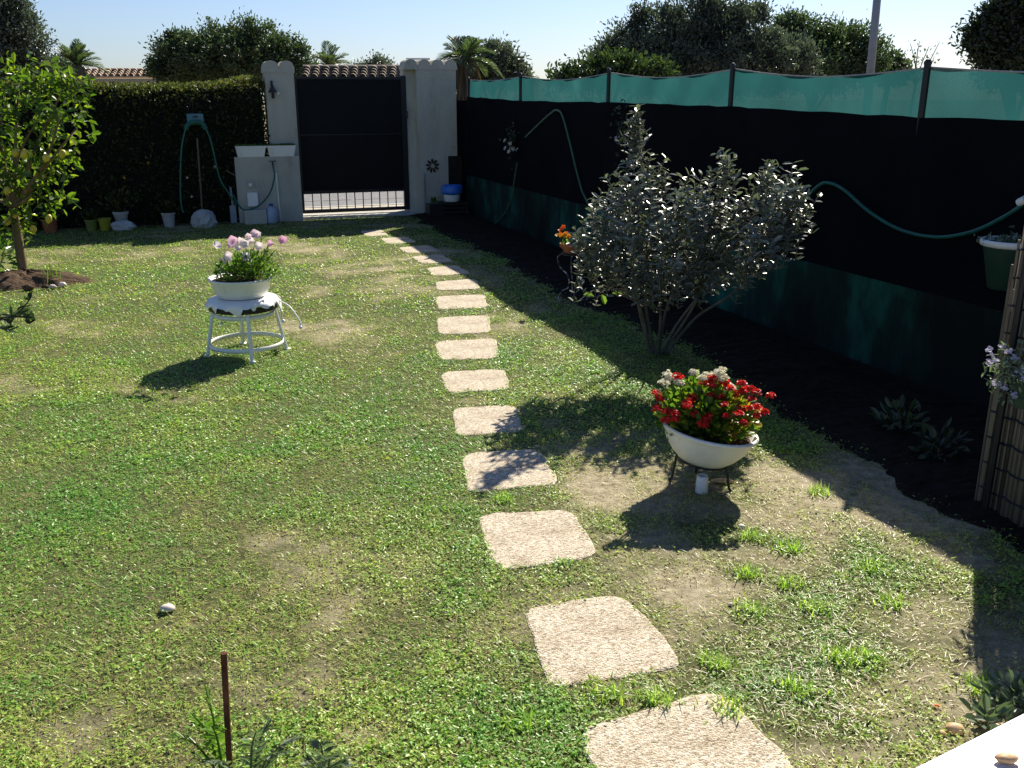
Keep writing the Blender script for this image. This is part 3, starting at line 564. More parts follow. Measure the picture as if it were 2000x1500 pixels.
# ------------------------------------------------------------------ hedge on the left with things in front of it
def hedge():
    u0, u1, v0, v1 = -9.5, uL0 - .01, -.05, .95; _, zh = onv(300, 166, v0)
    h = thing('hedge', 'long dark clipped hedge left of the gate pillars', 'hedge', fr((u0 + u1) / 2, .4), (0, 0, GA))
    g = MB(); g.box((u0, v0 + .14, .05), (u1 - .05, v1 - .10, zh - .045), True); g.build('stems', mat('hedge_core', (.006, .007, .004), .95), h)
    r = np.random.default_rng(5); n = 30000; u = r.uniform(u0, u1, n); s = r.random(n); z = np.zeros(n); v = np.zeros(n); N = np.zeros((n, 3))
    a = s < .5; b = (s >= .5) & (s < .94); c = s >= .94
    bump = (fbm(u + 20, u * 0 + 1, 1.6, 9) - .5) * .26
    z[a] = r.uniform(.03, zh, a.sum()); v[a] = v0 + np.abs(r.normal(0, .07, a.sum())) - .02 + bump[a]; N[a] = -V
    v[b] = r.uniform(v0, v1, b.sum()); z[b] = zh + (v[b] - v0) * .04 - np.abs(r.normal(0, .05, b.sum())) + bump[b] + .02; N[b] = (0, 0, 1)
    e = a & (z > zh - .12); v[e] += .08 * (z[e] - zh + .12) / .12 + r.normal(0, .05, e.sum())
    z[c] = r.uniform(.03, zh, c.sum()); v[c] = r.uniform(v0, v1, c.sum()); u[c] = u1 - .04 - np.abs(r.normal(0, .04, c.sum())); N[c] = U
    P = GC + u[:, None] * U + v[:, None] * V + z[:, None] * np.array([0, 0, 1.])
    D = nrm(N * .5 + r.normal(0, .7, (n, 3)) + np.array([0, 0, .3])); Nn = nrm(N + r.normal(0, .6, (n, 3)))
    g = MB(); g.leaves(P, D, Nn, r.uniform(.03, .075, n), r.uniform(.016, .036, n), np.clip(r.beta(2, 3, n) + np.where(b, .35, np.where(a & (z > zh - .2), .2, 0)), 0, 1), .3)  # top and upper rim leaves tinted lighter, sunlight put into their colour
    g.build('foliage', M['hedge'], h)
hedge()
VH = -.16
def vp(px, py, v=VH): u, z = onv(px, py, v); return fr(u, v, z)
hh = thing('hose_hanger', 'pale teal hose hanger hung on the dark hedge', 'hose hanger', vp(381, 245), (0, 0, GA))
g = MB(); a0, z1 = onv(364, 222, VH); a1, z0 = onv(398, 240, VH)
g.box((a0, VH - .03, z0), (a1, VH, z1), True, bev=.008); g.build('back_plate', M['teal'], hh)
g = MB(); g.tube(smooth_path(vpath([(363, 253), (368, 243), (381, 239), (394, 241), (402, 252)], VH - .06), 24), .035, 10); g.build('cradle', M['hose'], hh)
g = MB(); g.box((a0 + .08, VH - .036, z1 - .05), (a1 - .07, VH - .031, z1 - .03), True); g.build('slot', M['black_metal'], hh)
g = MB(); g.tube([vp(366, 222), vp(374, 190)], .004, 5); g.tube([vp(378, 222), vp(374, 190)], .004, 5); g.build('hook_wire', M['iron'], hh)
g = MB(); g.tube(smooth_path(vpath([(358, 415), (353, 390), (353, 320), (357, 275), (366, 246), (381, 238), (397, 244), (410, 270), (420, 310), (430, 350), (447, 378), (462, 402)], VH - .11), 90), .012); tag(g.build('garden_hose', M['hose'], loc=vp(381, 245)), 'long green hose looped over the teal hanger on the hedge', 'hose')
g = MB(); g.tube([vp(385, 270), vp(395, 410)], .013, 8); tag(g.build('stake', M['bark'], loc=vp(395, 410)), 'thin grey stake leaning on the hedge below the hose hanger', 'stake')
g = MB(); g.tube([vp(440, 332), vp(458, 342)], .01, 6); tag(g.build('stake', M['bark'], loc=vp(458, 342)), 'short stick poking out of the hedge beside the low wall', 'stick')
sv = thing('spade', 'grey handled spade leaning between the hedge and low wall', 'spade', vp(455, 425), (0, 0, GA))
g = MB(); g.tube([vp(450, 365), vp(455, 405)], .014, 8); g.build('shaft', M['pole'], sv)
g = MB(); p0 = np.array(vp(453, 395)); g.box(tuple(np.array([onv(448, 400, VH)[0], VH - .012, 0.01])), (onv(460, 400, VH)[0], VH + .004, .26), True, bev=.004); g.build('blade', M['pole'], sv)
def pot(px, pb, r, h, m, lab, plant=None, v=-.30, cat='pot', r0=.72):
    u, _ = onv(px, pb, v); c = fr(u, v)
    o = thing('flower_pot', lab, cat, c, (0, 0, GA), 'pots standing along the foot of the hedge')
    g = MB(); g.lathe([(r * r0, 0), (r * .96, h * .86), (r * 1.05, h * .87), (r * 1.05, h), (r * .92, h), (r * .9, h * .88), (0, h * .88)], c, 22); g.build('pot_body', m, o)
    if plant:
        n = 220; g = MB(); D = RNG.normal(0, .5, (n, 3)); D[:, 2] = np.abs(D[:, 2]) + .5; P = c + np.array([0, 0, h * .85]) + nrm(D) * RNG.uniform(0, plant, (n, 1)) ; g.leaves(P, D, RNG.normal(0, 1, (n, 3)), .07, .03, RNG.random(n))
        for q in P[::3]: g.tube([c + np.array([0, 0, h * .85]), q], .003, 4)
        g.build('plant', M['hedge'], o)
    return o
pot(206, 447, .085, .17, M['yellow'], 'brighter yellow pot at the foot of the hedge behind the lemon tree')
pot(180, 450, .08, .16, mat('olive_plastic', (.16, .17, .03), .6), 'dull olive yellow pot left of the brighter yellow pot', .12)
pot(238, 438, .10, .24, M['concrete'], 'tapered white pot beside the yellow pots under the hedge', .3, -.2, r0=.5)
pot(330, 432, .09, .2, M['concrete'], 'grey pot in the shade under the middle of the hedge', .15, -.2)
pot(100, 455, .10, .18, M['terracotta'], 'terracotta pot in deep shade behind the lemon trunk', .2, -.25)
u_, _ = onv(240, 440, -.42)
g = MB(); g.ball(fr(u_, -.42, .06), (.17, .1, .08), 14, 8, jit=.12); tag(g.build('rock', M['concrete'], loc=fr(u_, -.42)), 'pale rock lying beside the white pot under the hedge', 'rock')
u_, _ = onv(398, 430, -.35)
g = MB(); g.lathe([(.15, 0), (.17, .06), (.155, .14), (.12, .2), (.06, .235), (0, .245)], fr(u_, -.35), 18, wob=.12); tag(g.build('rock', M['concrete'], loc=fr(u_, -.35)), 'rounded white stone under the hedge below the hose hanger', 'rock')
for (px, py, k) in ((290, 318, 1.5), (243, 347, 1.5), (240, 370, 1.5), (390, 352, 1.5), (375, 384, 1), (366, 347, 1), (420, 325, 1)):
    c = vp(px, py, -.11); g = MB(); 
    for j in range(1):
        q = c; 
        for a in range(5): D = np.array([[math.cos(a * 1.257), -.4, math.sin(a * 1.257)]]); g.leaves([q], D, np.array([[0, -1., .2]]), .022, .016, .85)
    tag(g.build('blossom', M['pansy'] if k > 1 else M['white_petal'], loc=c), 'tiny %s blossom in the dark lower hedge %s' % ('yellow' if k > 1 else 'pale', {290: 'midway along it', 243: 'high above the white pot', 240: 'just above the white pot', 390: 'beside the grey stake', 375: 'low beside the grey stake', 366: 'inside the hose loop', 420: 'against the right side of the hose loop'}[px]), 'flower', 'blossoms in the hedge')

# ------------------------------------------------------------------ fence on the right: low wall, netting, posts, hose
v_end = -14.5
lwall = MB(); lwall.box((0, v_end, 0), (.18, -.02, .58), True)
tag(lwall.build('low_wall', M['wall_green'], loc=fr(.09, -7)), 'low stained green wall under the netting fence on the right', 'wall')
fe = thing('netting_fence', 'long fence of dark cloth topped by a strip of green netting on posts', 'fence', fr(.1, -7, .58), (0, 0, GA))
pv = [onu(x, 150, .06)[0] for x in (1020, 1193, 1435, 1815)]; pz = [onu(x, y, .06)[1] for x, y in ((1020, 150), (1193, 143), (1435, 136), (1815, 133))]
pv = [-.08] + pv; pz = [1.97] + pz; d_ = pv[-2] - pv[-1]
for k in range(3): pv.append(pv[-1] - d_); pz.append(1.90)
zb_ = [onu(x, y, .06)[1] for x, y in ((898, 189), (1020, 197), (1193, 200), (1430, 208), (1805, 229))] + [1.60] * 3
nvs = []; nft = []; cvs = []; 
for k in range(len(pv) - 1):
    for t in np.linspace(0, 1, 15)[(1 if k else 0):]:
        v = pv[k] + (pv[k + 1] - pv[k]) * t; sag = .055 * math.sin(math.pi * t) * (.5 if k == 0 else 1)
        zt_ = pz[k] + (pz[k + 1] - pz[k]) * t - sag; zl_ = zb_[k] + (zb_[k + 1] - zb_[k]) * t + random.uniform(-.006, .006)
        nvs.append((v, zt_, zl_))
g = MB(); m = len(nvs); rows = 9; vs = []
for j in range(rows):
    for (v, zt_, zl_) in nvs: vs.append(fr(.06 + .012 * math.sin(v * 9 + j), v, .585 + (zt_ - .585) * j / (rows - 1)))
g.add(vs, [(j * m + k, j * m + k + 1, (j + 1) * m + k + 1, (j + 1) * m + k) for j in range(rows - 1) for k in range(m - 1)]); g.build('netting', M['net'], fe, smooth=True)
g = MB(); vs = []
for uu in (.012, .022):
    for j in range(5):
        for (v, zt_, zl_) in nvs: vs.append(fr(uu + .006 * math.sin(v * 5 + j), v, .581 + (zl_ - .581) * j / 4))
fs = [(s * 5 * m + j * m + k, s * 5 * m + j * m + k + 1, s * 5 * m + (j + 1) * m + k + 1, s * 5 * m + (j + 1) * m + k) for s in (0, 1) for j in range(4) for k in range(m - 1)]
fs += [(4 * m + k, 4 * m + k + 1, 9 * m + k + 1, 9 * m + k) for k in range(m - 1)]
g.add(vs, fs); g.box((uR1 + .002, .05, 0), (.2, .062, 1.68), True); g.build('dark_cloth', M['black_cloth'], fe)
g = MB(); g.tube([fr(.06, v, zt_ + .004) for v, zt_, zl_ in nvs], .006, 6); g.build('top_wire', M['concrete'], fe)
for v, z in zip(pv, pz):
    g = MB(); g.tube([fr(.037, v, .581), fr(.037, v, z + .02)], .021, 10); g.lathe([(.024, 0), (.024, .015), (.012, .03), (0, .032)], fr(.037, v, z + .02), 10); g.build('post', M['black_metal'], fe, smooth=False)
def fpath(pts, u=-.03): return [fr(u, *onu(a, b, u)) for a, b in pts]
g = MB(); g.tube(smooth_path(fpath([(902, 385), (915, 415), (935, 436), (958, 440), (980, 425), (998, 390), (1005, 350), (1010, 318)]), 60), .010); g.tube(smooth_path(fpath([(1026, 268), (1055, 240), (1075, 222), (1087, 215), (1098, 225), (1112, 275), (1124, 325), (1131, 352), (1140, 380), (1165, 420), (1215, 460)]), 90), .011)
tag(g.build('garden_hose', M['hose_pale'], loc=fr(-.03, -2, 0)), 'green hose hung over a hook high on the dark fence near the gate pillar', 'hose')
g = MB(); g.tube(smooth_path(fpath([(1400, 545), (1470, 480), (1560, 400), (1600, 362), (1622, 358), (1650, 372), (1700, 415), (1760, 449), (1830, 463), (1900, 452), (1960, 424), (2000, 398), (2050, 365)]), 120), .0115); tag(g.build('garden_hose', M['hose'], loc=fr(-.03, -9, .8)), 'green hose sagging along the dark fence right of the silver shrub', 'hose')
g = MB(); g.tube(fpath([(1990, 396), (2004, 389)], -.035), .022, 10); tag(g.build('hose_clip', M['white_plastic'], loc=fpath([(1997, 392)])[0]), 'white clip holding the sagging hose at the right edge', 'clip')
def flower_mb(g, c, n, r, L, W, face=(0, -1, .4), tint=(0, 1), petals=5):
    for _ in range(n):
        q = np.asarray(c, float) + RNG.normal(0, r, 3); N = nrm(np.array(face, float) + RNG.normal(0, .35, 3)); a0 = random.random() * 6
        S = nrm(np.cross(N, [.3, .2, 1])); T = np.cross(N, S)
        th = a0 + np.arange(petals) * 2 * math.pi / petals
        D = np.cos(th)[:, None] * S + np.sin(th)[:, None] * T + N * .35
        g.leaves(np.repeat(q[None], petals, 0), D, np.repeat(N[None], petals, 0), L, W, np.full(petals, random.uniform(*tint)), .15)
def wallplant(px, py, pm, lab, nfl, u=-.06):
    c = fpath([(px, py)], u)[0]; o = thing('climbing_plant', lab, 'plant', c)
    n = 110; g = MB(); P = c + RNG.normal(0, 1, (n, 3)) * np.array([.04, .08, .12]) + np.array([0, 0, .05]); g.leaves(P, RNG.normal(0, 1, (n, 3)), RNG.normal(0, 1, (n, 3)), .045, .028, RNG.random(n)); g.build('foliage', M['tree_dark'], o)
    
    for k in range(nfl): g = MB(); flower_mb(g, c + RNG.normal(0, .045, 3) + np.array([0, -.03, -.02]), 1, .001, .034, .03, (-.8, -.6, .2)); g.build('flower', pm, o)
wallplant(1000, 282, M['white_petal'], 'white flowered climber on the dark fence near the gate pillar', 8)
wallplant(1213, 265, M['lilac'], 'pale blue flowered climber on the dark fence behind the silver shrub top', 5)

# ------------------------------------------------------------------ trees
def ell(r, n, shell=.45):
    d = nrm(r.normal(0, 1, (n, 3))); return d * (r.random((n, 1)) ** shell)
def crown(blobs, nclump, nleaf, cr, L, seed, flat=1.0, tint=(2, 2), upl=.2, shoots=()):
    """blobs: (centre, radii). clumps fill the volume, leaves fill each clump"""
    r = np.random.default_rng(seed); vol = np.array([b[1][0] * b[1][2] for b in blobs]); pr = vol / vol.sum(); g = MB()
    idx = r.choice(len(blobs), nclump, p=pr); c = np.array([b[0] for b in blobs], float)[idx]; ra = np.array([b[1] for b in blobs], float)[idx]
    C = c + ell(r, nclump, .38) * ra; ct = r.beta(*tint, nclump); cs = cr * r.uniform(.55, 1.35, nclump)
    k = np.repeat(np.arange(nclump), nleaf); n = len(k)
    P = C[k] + ell(r, n, .6) * (cs[k] * np.where(r.random(n) < .14, 1.55, 1))[:, None] * np.array([1, 1, .8]); out = nrm(P - c[k])
    D = nrm(out * .6 + r.normal(0, .7, (n, 3)) + np.array([0, 0, upl])); N = nrm(out + r.normal(0, .7, (n, 3)) + np.array([0, 0, .3]))
    g.leaves(P, D, N, L * r.uniform(.6, 1.35, n), L * .5 * r.uniform(.7, 1.2, n), np.clip(ct[k] + r.normal(0, .14, n), 0, 1), .25)
    for e in shoots:
        ln = r.uniform(.45, .8); b = e + np.array([r.normal(0, .12), r.normal(0, .12), -ln]); g.tube([b, (b + e) / 2 + r.normal(0, .02, 3), e], [.012, .008, .003], 5, tint=.2); m = 46; t = r.random(m) ** .8
        q = b + (e - b) * t[:, None] + r.normal(0, .045, (m, 3)) * (1.3 - t)[:, None]; g.leaves(q, r.normal(0, .6, (m, 3)) + np.array([0, 0, .8]), r.normal(0, 1, (m, 3)), L * .9, L * .4, r.random(m), .2)
    return g
def pb(px, py, rx, ry, Y, dep=None):       # blob from its outline on the plane Y
    c = at(px, py, Y); s = Y * 1.02 / F / cp * (1 if True else 1)
    return (c, (rx * s, dep or rx * s * .8, ry * s))
def trunk(g, base, top, r0, r1, limbs=()):
    base, top = np.array(base, float), np.array(top, float); m = (base + top) / 2 + RNG.normal(0, .02, 3) * np.linalg.norm(top - base)
    g.tube(smooth_path([base, m, top], 12), np.linspace(r0, r1, 13), 9)
    for l in limbs: l = np.array(l, float); g.tube(smooth_path([m, (m + l) / 2 + np.array([0, 0, .1 * np.linalg.norm(l - m)]), l], 10), np.linspace(r1 * .95, r1 * .3, 11), 7)
def tree(name, lab, Y, blobs, nclump, nleaf, cr, L, m, seed, cat='tree', bx=None, shoots=(), **kw):
    B = [pb(*b[:4], Y, b[4] if len(b) > 4 else None) for b in blobs]; c = np.mean([b[0] for b in B], 0)
    base = np.array([c[0] if bx is None else at(bx, 100, Y)[0], Y, 0]); o = thing(name, lab, cat, base)
    crown(B, nclump, nleaf, cr, L, seed, shoots=[at(x, y, Y + random.uniform(-.5, .5)) for x, y in shoots], **kw).build('crown', m, o)
    g = MB(); trunk(g, base, c, .05 + .006 * Y * .4, .04, [b[0] for b in B]); g.build('trunk', M['bark_dark'], o)
    return o
tree('leafy_tree', 'large round dark green tree rising behind the hedge and narrow gate pillar', 30, [(350, 118, 52, 45), (410, 100, 60, 42), (490, 95, 65, 45), (548, 115, 48, 42), (590, 142, 25, 25), (330, 135, 35, 25), (450, 120, 110, 45)], 520, 75, .32, .105, M['tree'], 11, shoots=[(345, 66), (395, 58), (440, 62), (480, 52), (515, 55), (560, 85), (310, 105)])
tree('leafy_tree', 'grey green tree at the left edge towering above the lemon tree', 26, [(10, 20, 35, 45), (30, 70, 52, 50), (-30, 60, 60, 80), (10, 120, 70, 40)], 420, 70, .3, .095, M['tree_olive'], 12, bx=-30)
tree('leafy_tree', 'pale grey bush behind the lemon tree top, beside the left palm', 27, [(90, 135, 40, 30), (60, 150, 50, 25)], 120, 40, .3, .11, M['tree_olive'], 13)
tree('leafy_tree', 'low pale bush behind the tiled roof beyond the gate', 38, [(738, 132, 30, 14), (715, 138, 20, 10)], 70, 40, .28, .12, M['tree_olive'], 14, cat='bush')
tree('leafy_tree', 'small dull green tree right of the tall palm behind the wide pillar', 24, [(968, 125, 42, 32), (930, 140, 35, 25), (995, 140, 28, 22)], 190, 65, .28, .09, M['tree_olive'], 15)
tree('leafy_shrub', 'loose narrow leaved shrub above the netting, left of the big grey tree', 13.5, [(1110, 152, 40, 16), (1160, 145, 50, 22), (1215, 142, 50, 30), (1270, 148, 40, 25)], 120, 36, .17, .075, M['tree_bright'], 16, cat='shrub', upl=.6, shoots=[(1072, 122), (1088, 118), (1100, 128), (1120, 112), (1140, 108), (1165, 102), (1185, 108), (1130, 125), (1205, 100)])
tree('leafy_tree', 'big grey green tree with upright twigs above the fence centre', 16, [(1290, 80, 60, 55), (1370, 60, 65, 60), (1440, 75, 70, 60), (1290, 130, 110, 55), (1420, 130, 140, 55), (1250, 40, 14, 26), (1310, 28, 14, 26), (1390, 15, 12, 28), (1468, 20, 10, 20), (1530, 120, 60, 45), (1222, 108, 42, 42), (1185, 125, 40, 28)], 900, 75, .2, .06, M['tree_olive'], 17, upl=.6, shoots=[(1246, 26), (1258, 42), (1306, 12), (1316, 22), (1325, 35), (1366, 4), (1392, 6), (1408, 18), (1466, 14), (1475, 30), (1285, 30), (1345, 30), (1430, 20), (1205, 70), (1190, 85)])
tree('leafy_tree', 'round brownish green tree left of the lamp pole above the fence', 20, [(1560, 80, 50, 42), (1625, 95, 55, 48), (1680, 110, 42, 40), (1600, 130, 110, 40), (1540, 62, 30, 24)], 460, 70, .25, .075, M['tree'], 18, tint=(2.5, 2), shoots=[(1540, 42), (1572, 38), (1612, 52), (1640, 55), (1690, 75)])
tree('leafy_tree', 'small round bush right of the lamp pole foot above the netting', 21, [(1735, 128, 24, 22), (1745, 140, 26, 18)], 55, 40, .22, .1, M['tree'], 19, cat='bush')
tree('leafy_tree', 'dark tree cut by the right edge above the netting', 15, [(1985, 60, 75, 65), (2040, 90, 110, 80), (1955, 35, 30, 40), (1975, 120, 50, 40), (1915, 85, 16, 20)], 560, 70, .2, .075, M['tree_dark'], 20, bx=2050)
# bare twiggy sapling
o = thing('bare_sapling', 'thin nearly leafless sapling against the sky right of the lamp pole', 'sapling', at(1790, 100, 17) * np.array([1, 1, 0]))
g = MB(); b0 = at(1785, 100, 17); b0[2] = 0; tops = [(1765, 105), (1778, 85), (1796, 80), (1815, 90), (1835, 82), (1750, 120), (1825, 110)]
j0 = at(1788, 165, 17); g.tube([b0, j0], [.03, .02], 6); P = []
for t in tops:
    e = at(*t, 17 + random.uniform(-.4, .4)); g.tube(smooth_path([j0, (j0 + e) / 2 + RNG.normal(0, .03, 3), e], 8), np.linspace(.014, .004, 9), 5)
    P += [j0 + (e - j0) * s_ + RNG.normal(0, .04, 3) for s_ in np.linspace(.35, 1, 12)]
g.build('trunk', M['bark'], o); g = MB(); P = np.array(P); n = len(P); g.leaves(P, RNG.normal(0, 1, (n, 3)), RNG.normal(0, 1, (n, 3)), .06, .03, RNG.random(n)); g.build('crown', M['tree_olive'], o)
def palm(px, py, Y, R_, lab, seed, nf=34, droop=1.0, tr=.22, dead=False):
    r = np.random.default_rng(seed); c = at(px, py, Y); base = np.array([c[0], Y, 0]); o = thing('palm_tree', lab, 'palm tree', base)
    g = MB(); z = np.linspace(0, c[2], 14); g.tube(np.stack([np.full(14, c[0]), np.full(14, Y), z], 1), tr * (1 + .1 * np.sin(z * 9)), 10); g.build('trunk', M['bark_dark'], o)
    g = MB()
    for k in range(nf):
        a = 2 * math.pi * k / nf * 2.4 + r.uniform(-.2, .2); e = r.uniform(.1, 1.35); L = R_ * r.uniform(.8, 1.1)
        d = np.array([math.cos(a) * math.cos(e), math.sin(a) * math.cos(e), math.sin(e)]); s = np.linspace(0, 1, 26)
        p = c + d * (L * s)[:, None] + np.array([0, 0, -1.]) * (L * .55 * droop * math.cos(e) * s ** 2.2)[:, None]
        g.tube(p[::5], np.linspace(.025, .006, 6), 5, tint=.5, mi=0); T = nrm(np.gradient(p, axis=0)); S = nrm(np.cross(T, [0, 0, 1.])); Nn = np.cross(S, T)
        for sg in (-1, 1):
            q = p[3:]; n = len(q); D = S[3:] * sg * .75 + T[3:] * .75 + Nn[3:] * .25 + r.normal(0, .06, (n, 3))
            g.leaves(q, D, Nn[3:], L * .30 * np.sin(np.pi * (s[3:] * .8 + .15)) + .03, .035 * R_ / 1.2, np.clip(r.normal(.5, .2, n), 0, 1), .2)
    g.build('crown', M['palm'], o)
    if dead:
        g = MB(); n = 160; a = r.uniform(0, 6.28, n); D = np.stack([np.cos(a) * .35, np.sin(a) * .35, np.full(n, -1.)], 1); P = c + np.stack([np.cos(a) * tr, np.sin(a) * tr, r.uniform(-.7, .1, n)], 1); g.leaves(P, D, np.stack([np.cos(a), np.sin(a), a * 0], 1), .6, .06, r.random(n)); g.build('dry_skirt', M['dry_palm'], o)
palm(908, 118, 22, .82, 'tall palm with a few drooping fronds right behind the wide gate pillar', 31, 30, 1.1, .2, True)
palm(150, 128, 26, .75, 'palm fan showing above the lemon tree at left', 32, 30, .8)
palm(642, 131, 34, .95, 'palm crown peeking over the tiled roof beyond the gate', 33, 17, .9)
palm(1030, 152, 30, .45, 'tiny palm tip above the netting left of the first post', 34, 16, .9)
# lamp pole
o = thing('lamp_pole', 'slim grey lamp pole rising out of frame behind the fence', 'lamp pole', at(1700, 140, 18) * np.array([1, 1, 0]))
b0 = at(1700, 140, 18); t0 = at(1713, 0, 18); d = (t0 - b0) / (t0[2] - b0[2]); pole0 = b0 - d * b0[2]; 
g = MB(); g.tube([pole0, pole0 + d * 6.5], [.085, .055], 14); g.build('shaft', M['pole'], o, smooth=True)
g = MB(); g.tube(smooth_path([pole0 + d * 6.5, pole0 + d * 6.9 + np.array([-.2, 0, 0]), pole0 + d * 7.0 + np.array([-.9, 0, 0])], 10), .035, 8); g.build('arm', M['pole'], o)
g = MB(); g.ball(pole0 + d * 7 + np.array([-1.1, 0, -.02]), (.3, .12, .07)); g.build('lamp_head', M['pole'], o)
# tiled houses across the road
def house(pxa, pxb, Y, ytop, yeave, m, lab, chim=None):
    a, b = at(pxa, ytop, Y + .5), at(pxb, ytop, Y + .5); ze = at(pxa, yeave, Y)[2] ; zr = a[2]; x0, x1 = a[0], b[0]
    o = thing('tiled_house', lab, 'house', ((x0 + x1) / 2, Y, 0))
    g = MB(); g.box((x0 + .3, Y + .25, 0), (x1 - .3, Y + 2.3, ze - .06)); g.build('wall', M['plaster'], o)
    g = MB(); n = int((x1 - x0) / .23)
    for k in range(n):
        x = x0 + (k + .5) * .23
        for row in range(4):
            y0 = Y + row * .125; y1 = y0 + .15; zz0 = ze + (zr - ze) * row / 4 + .02; zz1 = ze + (zr - ze) * (row + 1.1) / 4
            vs = []
            for (yy, zz, rr) in ((y0, zz0 + .012, .088), (y1, zz1, .074)):
                for j in range(7): th = math.pi * j / 6; vs.append((x + rr * math.cos(th), yy, zz + rr * math.sin(th)))
            g.add(vs, [(j, j + 1, 8 + j, 7 + j) for j in range(6)], tint=random.random())
    g.add([(x0, Y, ze), (x1, Y, ze), (x1, Y + .52, zr), (x0, Y + .52, zr), (x0, Y + 3.2, ze), (x1, Y + 3.2, ze)], [(0, 1, 2, 3), (3, 2, 5, 4), (0, 3, 4), (1, 5, 2)])
    g.tube([(x0, Y + .54, zr + .02), (x1, Y + .54, zr + .02)], .07, 8)
    rf = g.build('roof', m, o)
    if chim:
        c = at(chim, ytop, Y + 1.4); g = MB()
        for dx in (-.22, .18): g.box((c[0] + dx, Y + 1.5, zr - .3), (c[0] + dx + .07, Y + 1.7, zr + .24))
        g.box((c[0] - .28, Y + 1.45, zr + .24), (c[0] + .32, Y + 1.75, zr + .28)); g.build('chimney', M['white_paint'], rf)
house(592, 842, 23, 134, 154, M['tile'], 'low house with a greyish barrel tiled roof directly beyond the gate', 815)
house(120, 470, 34, 138, 150, M['tile_warm'], 'house with pale orange tile ends showing above the hedge')

# ------------------------------------------------------------------ silver shrub
def shrub():
    Y = 6.2; base = gnd(1285, 695); o = thing('silver_shrub', 'large silver leaved shrub with several thin stems by the fence shadow', 'shrub', base)
    r = np.random.default_rng(41)
    st = [[(1272, 692), (1252, 620), (1238, 545), (1225, 450)], [(1285, 692), (1300, 610), (1322, 550), (1345, 440)], [(1292, 692), (1345, 615), (1372, 560), (1410, 450)], [(1300, 692), (1360, 620), (1440, 565), (1500, 470), (1530, 380)], [(1278, 692), (1262, 600), (1262, 520), (1262, 400), (1240, 250)], [(1285, 692), (1290, 600), (1275, 530), (1290, 420)], [(1268, 690), (1250, 600), (1200, 540), (1165, 440)], [(1290, 692), (1318, 640), (1395, 520), (1420, 330)], [(1255, 600), (1215, 570), (1190, 565)]]
    S = []; g = MB()
    for k, s in enumerate(st):
        dy = r.uniform(-.3, .3) - (.75 if s[-1][0] > 1450 else .45); q = [np.array(gnd(*s[0]) if k < 8 else at(*s[0], Y))] + [at(*p, Y + dy * (i + 1) / len(s)) for i, p in enumerate(s[1:])]
        p = smooth_path(q, 26); S.append(p); g.tube(p, np.linspace(.0125 if k < 8 else .006, .004, len(p)), 7)
    allS = np.concatenate([p[len(p) // 3:] for p in S])
    bl = [(1330, 470, 175, 85, .42), (1185, 420, 70, 100, .3), (1275, 375, 105, 75, .34), (1395, 400, 90, 72, .34), (1530, 390, 62, 78, .26), (1240, 235, 12, 42, .06), (1242, 222, 9, 30, .05), (1240, 260, 14, 34, .06), (1415, 315, 22, 40, .1), (1470, 470, 80, 50, .3), (1150, 480, 36, 75, .25), (1500, 330, 30, 25, .15), (1560, 370, 28, 25, .15), (1310, 530, 110, 24, .3), (1270, 300, 15, 18, .1)]
    w_ = np.array([b[2] * b[3] ** .9 for b in bl]); n = 430; idx = r.choice(len(bl), n, p=w_ / w_.sum())
    P = []; D = []; N = []; L = []; T = []
    for i in idx:
        px, py, rx, ry, dp = bl[i]; Yb = Y - (.85 if px > 1450 else .5); c = at(px, py, Yb); s = Yb / F * 1.05; e = ell(r, 1, .42)[0]
        tip = c + e * np.array([rx * s, dp, ry * s]); k = np.argmin(np.linalg.norm(allS - tip + np.array([0, 0, .15]), axis=1)); root = allS[k]
        dr = nrm(np.array([e[0] * .45, e[1] * .45, .85]) + r.normal(0, .22, 3)); ln = r.uniform(.11, .24); st_ = tip - dr * ln
        if np.linalg.norm(st_ - root) < .55 and r.random() < .6: g.tube(smooth_path([root, (root + st_) / 2 + r.normal(0, .015, 3), st_, tip], 7), np.linspace(.005, .002, len(smooth_path([root, root, st_, tip], 7))), 5)
        else: g.tube([st_, tip], [.004, .002], 5)
        m = int(ln / .029); a0 = r.uniform(0, 3.1); b1 = nrm(np.cross(dr, [.2, .4, .6])); b2 = np.cross(dr, b1)
        for j in range(m + 1):
            p = st_ + (tip - st_) * j / m; a = a0 + j * 1.57
            for sg in (0, math.pi):
                sd_ = math.cos(a + sg) * b1 + math.sin(a + sg) * b2; d = nrm(sd_ * .95 + dr * .28 + r.normal(0, .25, 3))
                P.append(p); D.append(d); N.append(nrm(dr * .9 - sd_ * .3 + np.array([.12, -.2, .15]) + r.normal(0, .25, 3))); L.append(r.uniform(.04, .064)); T.append(r.random())
    g.build('stems', mat('grey_bark', [(.3, (.06, .054, .045)), (.55, (.12, .11, .092)), (.8, (.2, .185, .16))], .85, 20, 6, .4, 50, .2, stretch=(1, 1, .3)), o, smooth=True)
    g = MB(); L = np.array(L); g.leaves(P, D, N, L, L * r.uniform(.40, .52, len(L)), T, .18, wide=.62); g.build('foliage', M['silver'], o)
    g = MB(); q = at(1190, 575, Y); g.leaves([at(1195, 573, Y), at(1175, 575, Y), at(1160, 578, Y)], [(1, 0, -.1), (.3, 0, -.8), (-1, 0, .1)], np.array([(0, -1, 1.)] * 3), .075, .045, .8); g.build('low_leaves', M['plant'], o)
shrub()

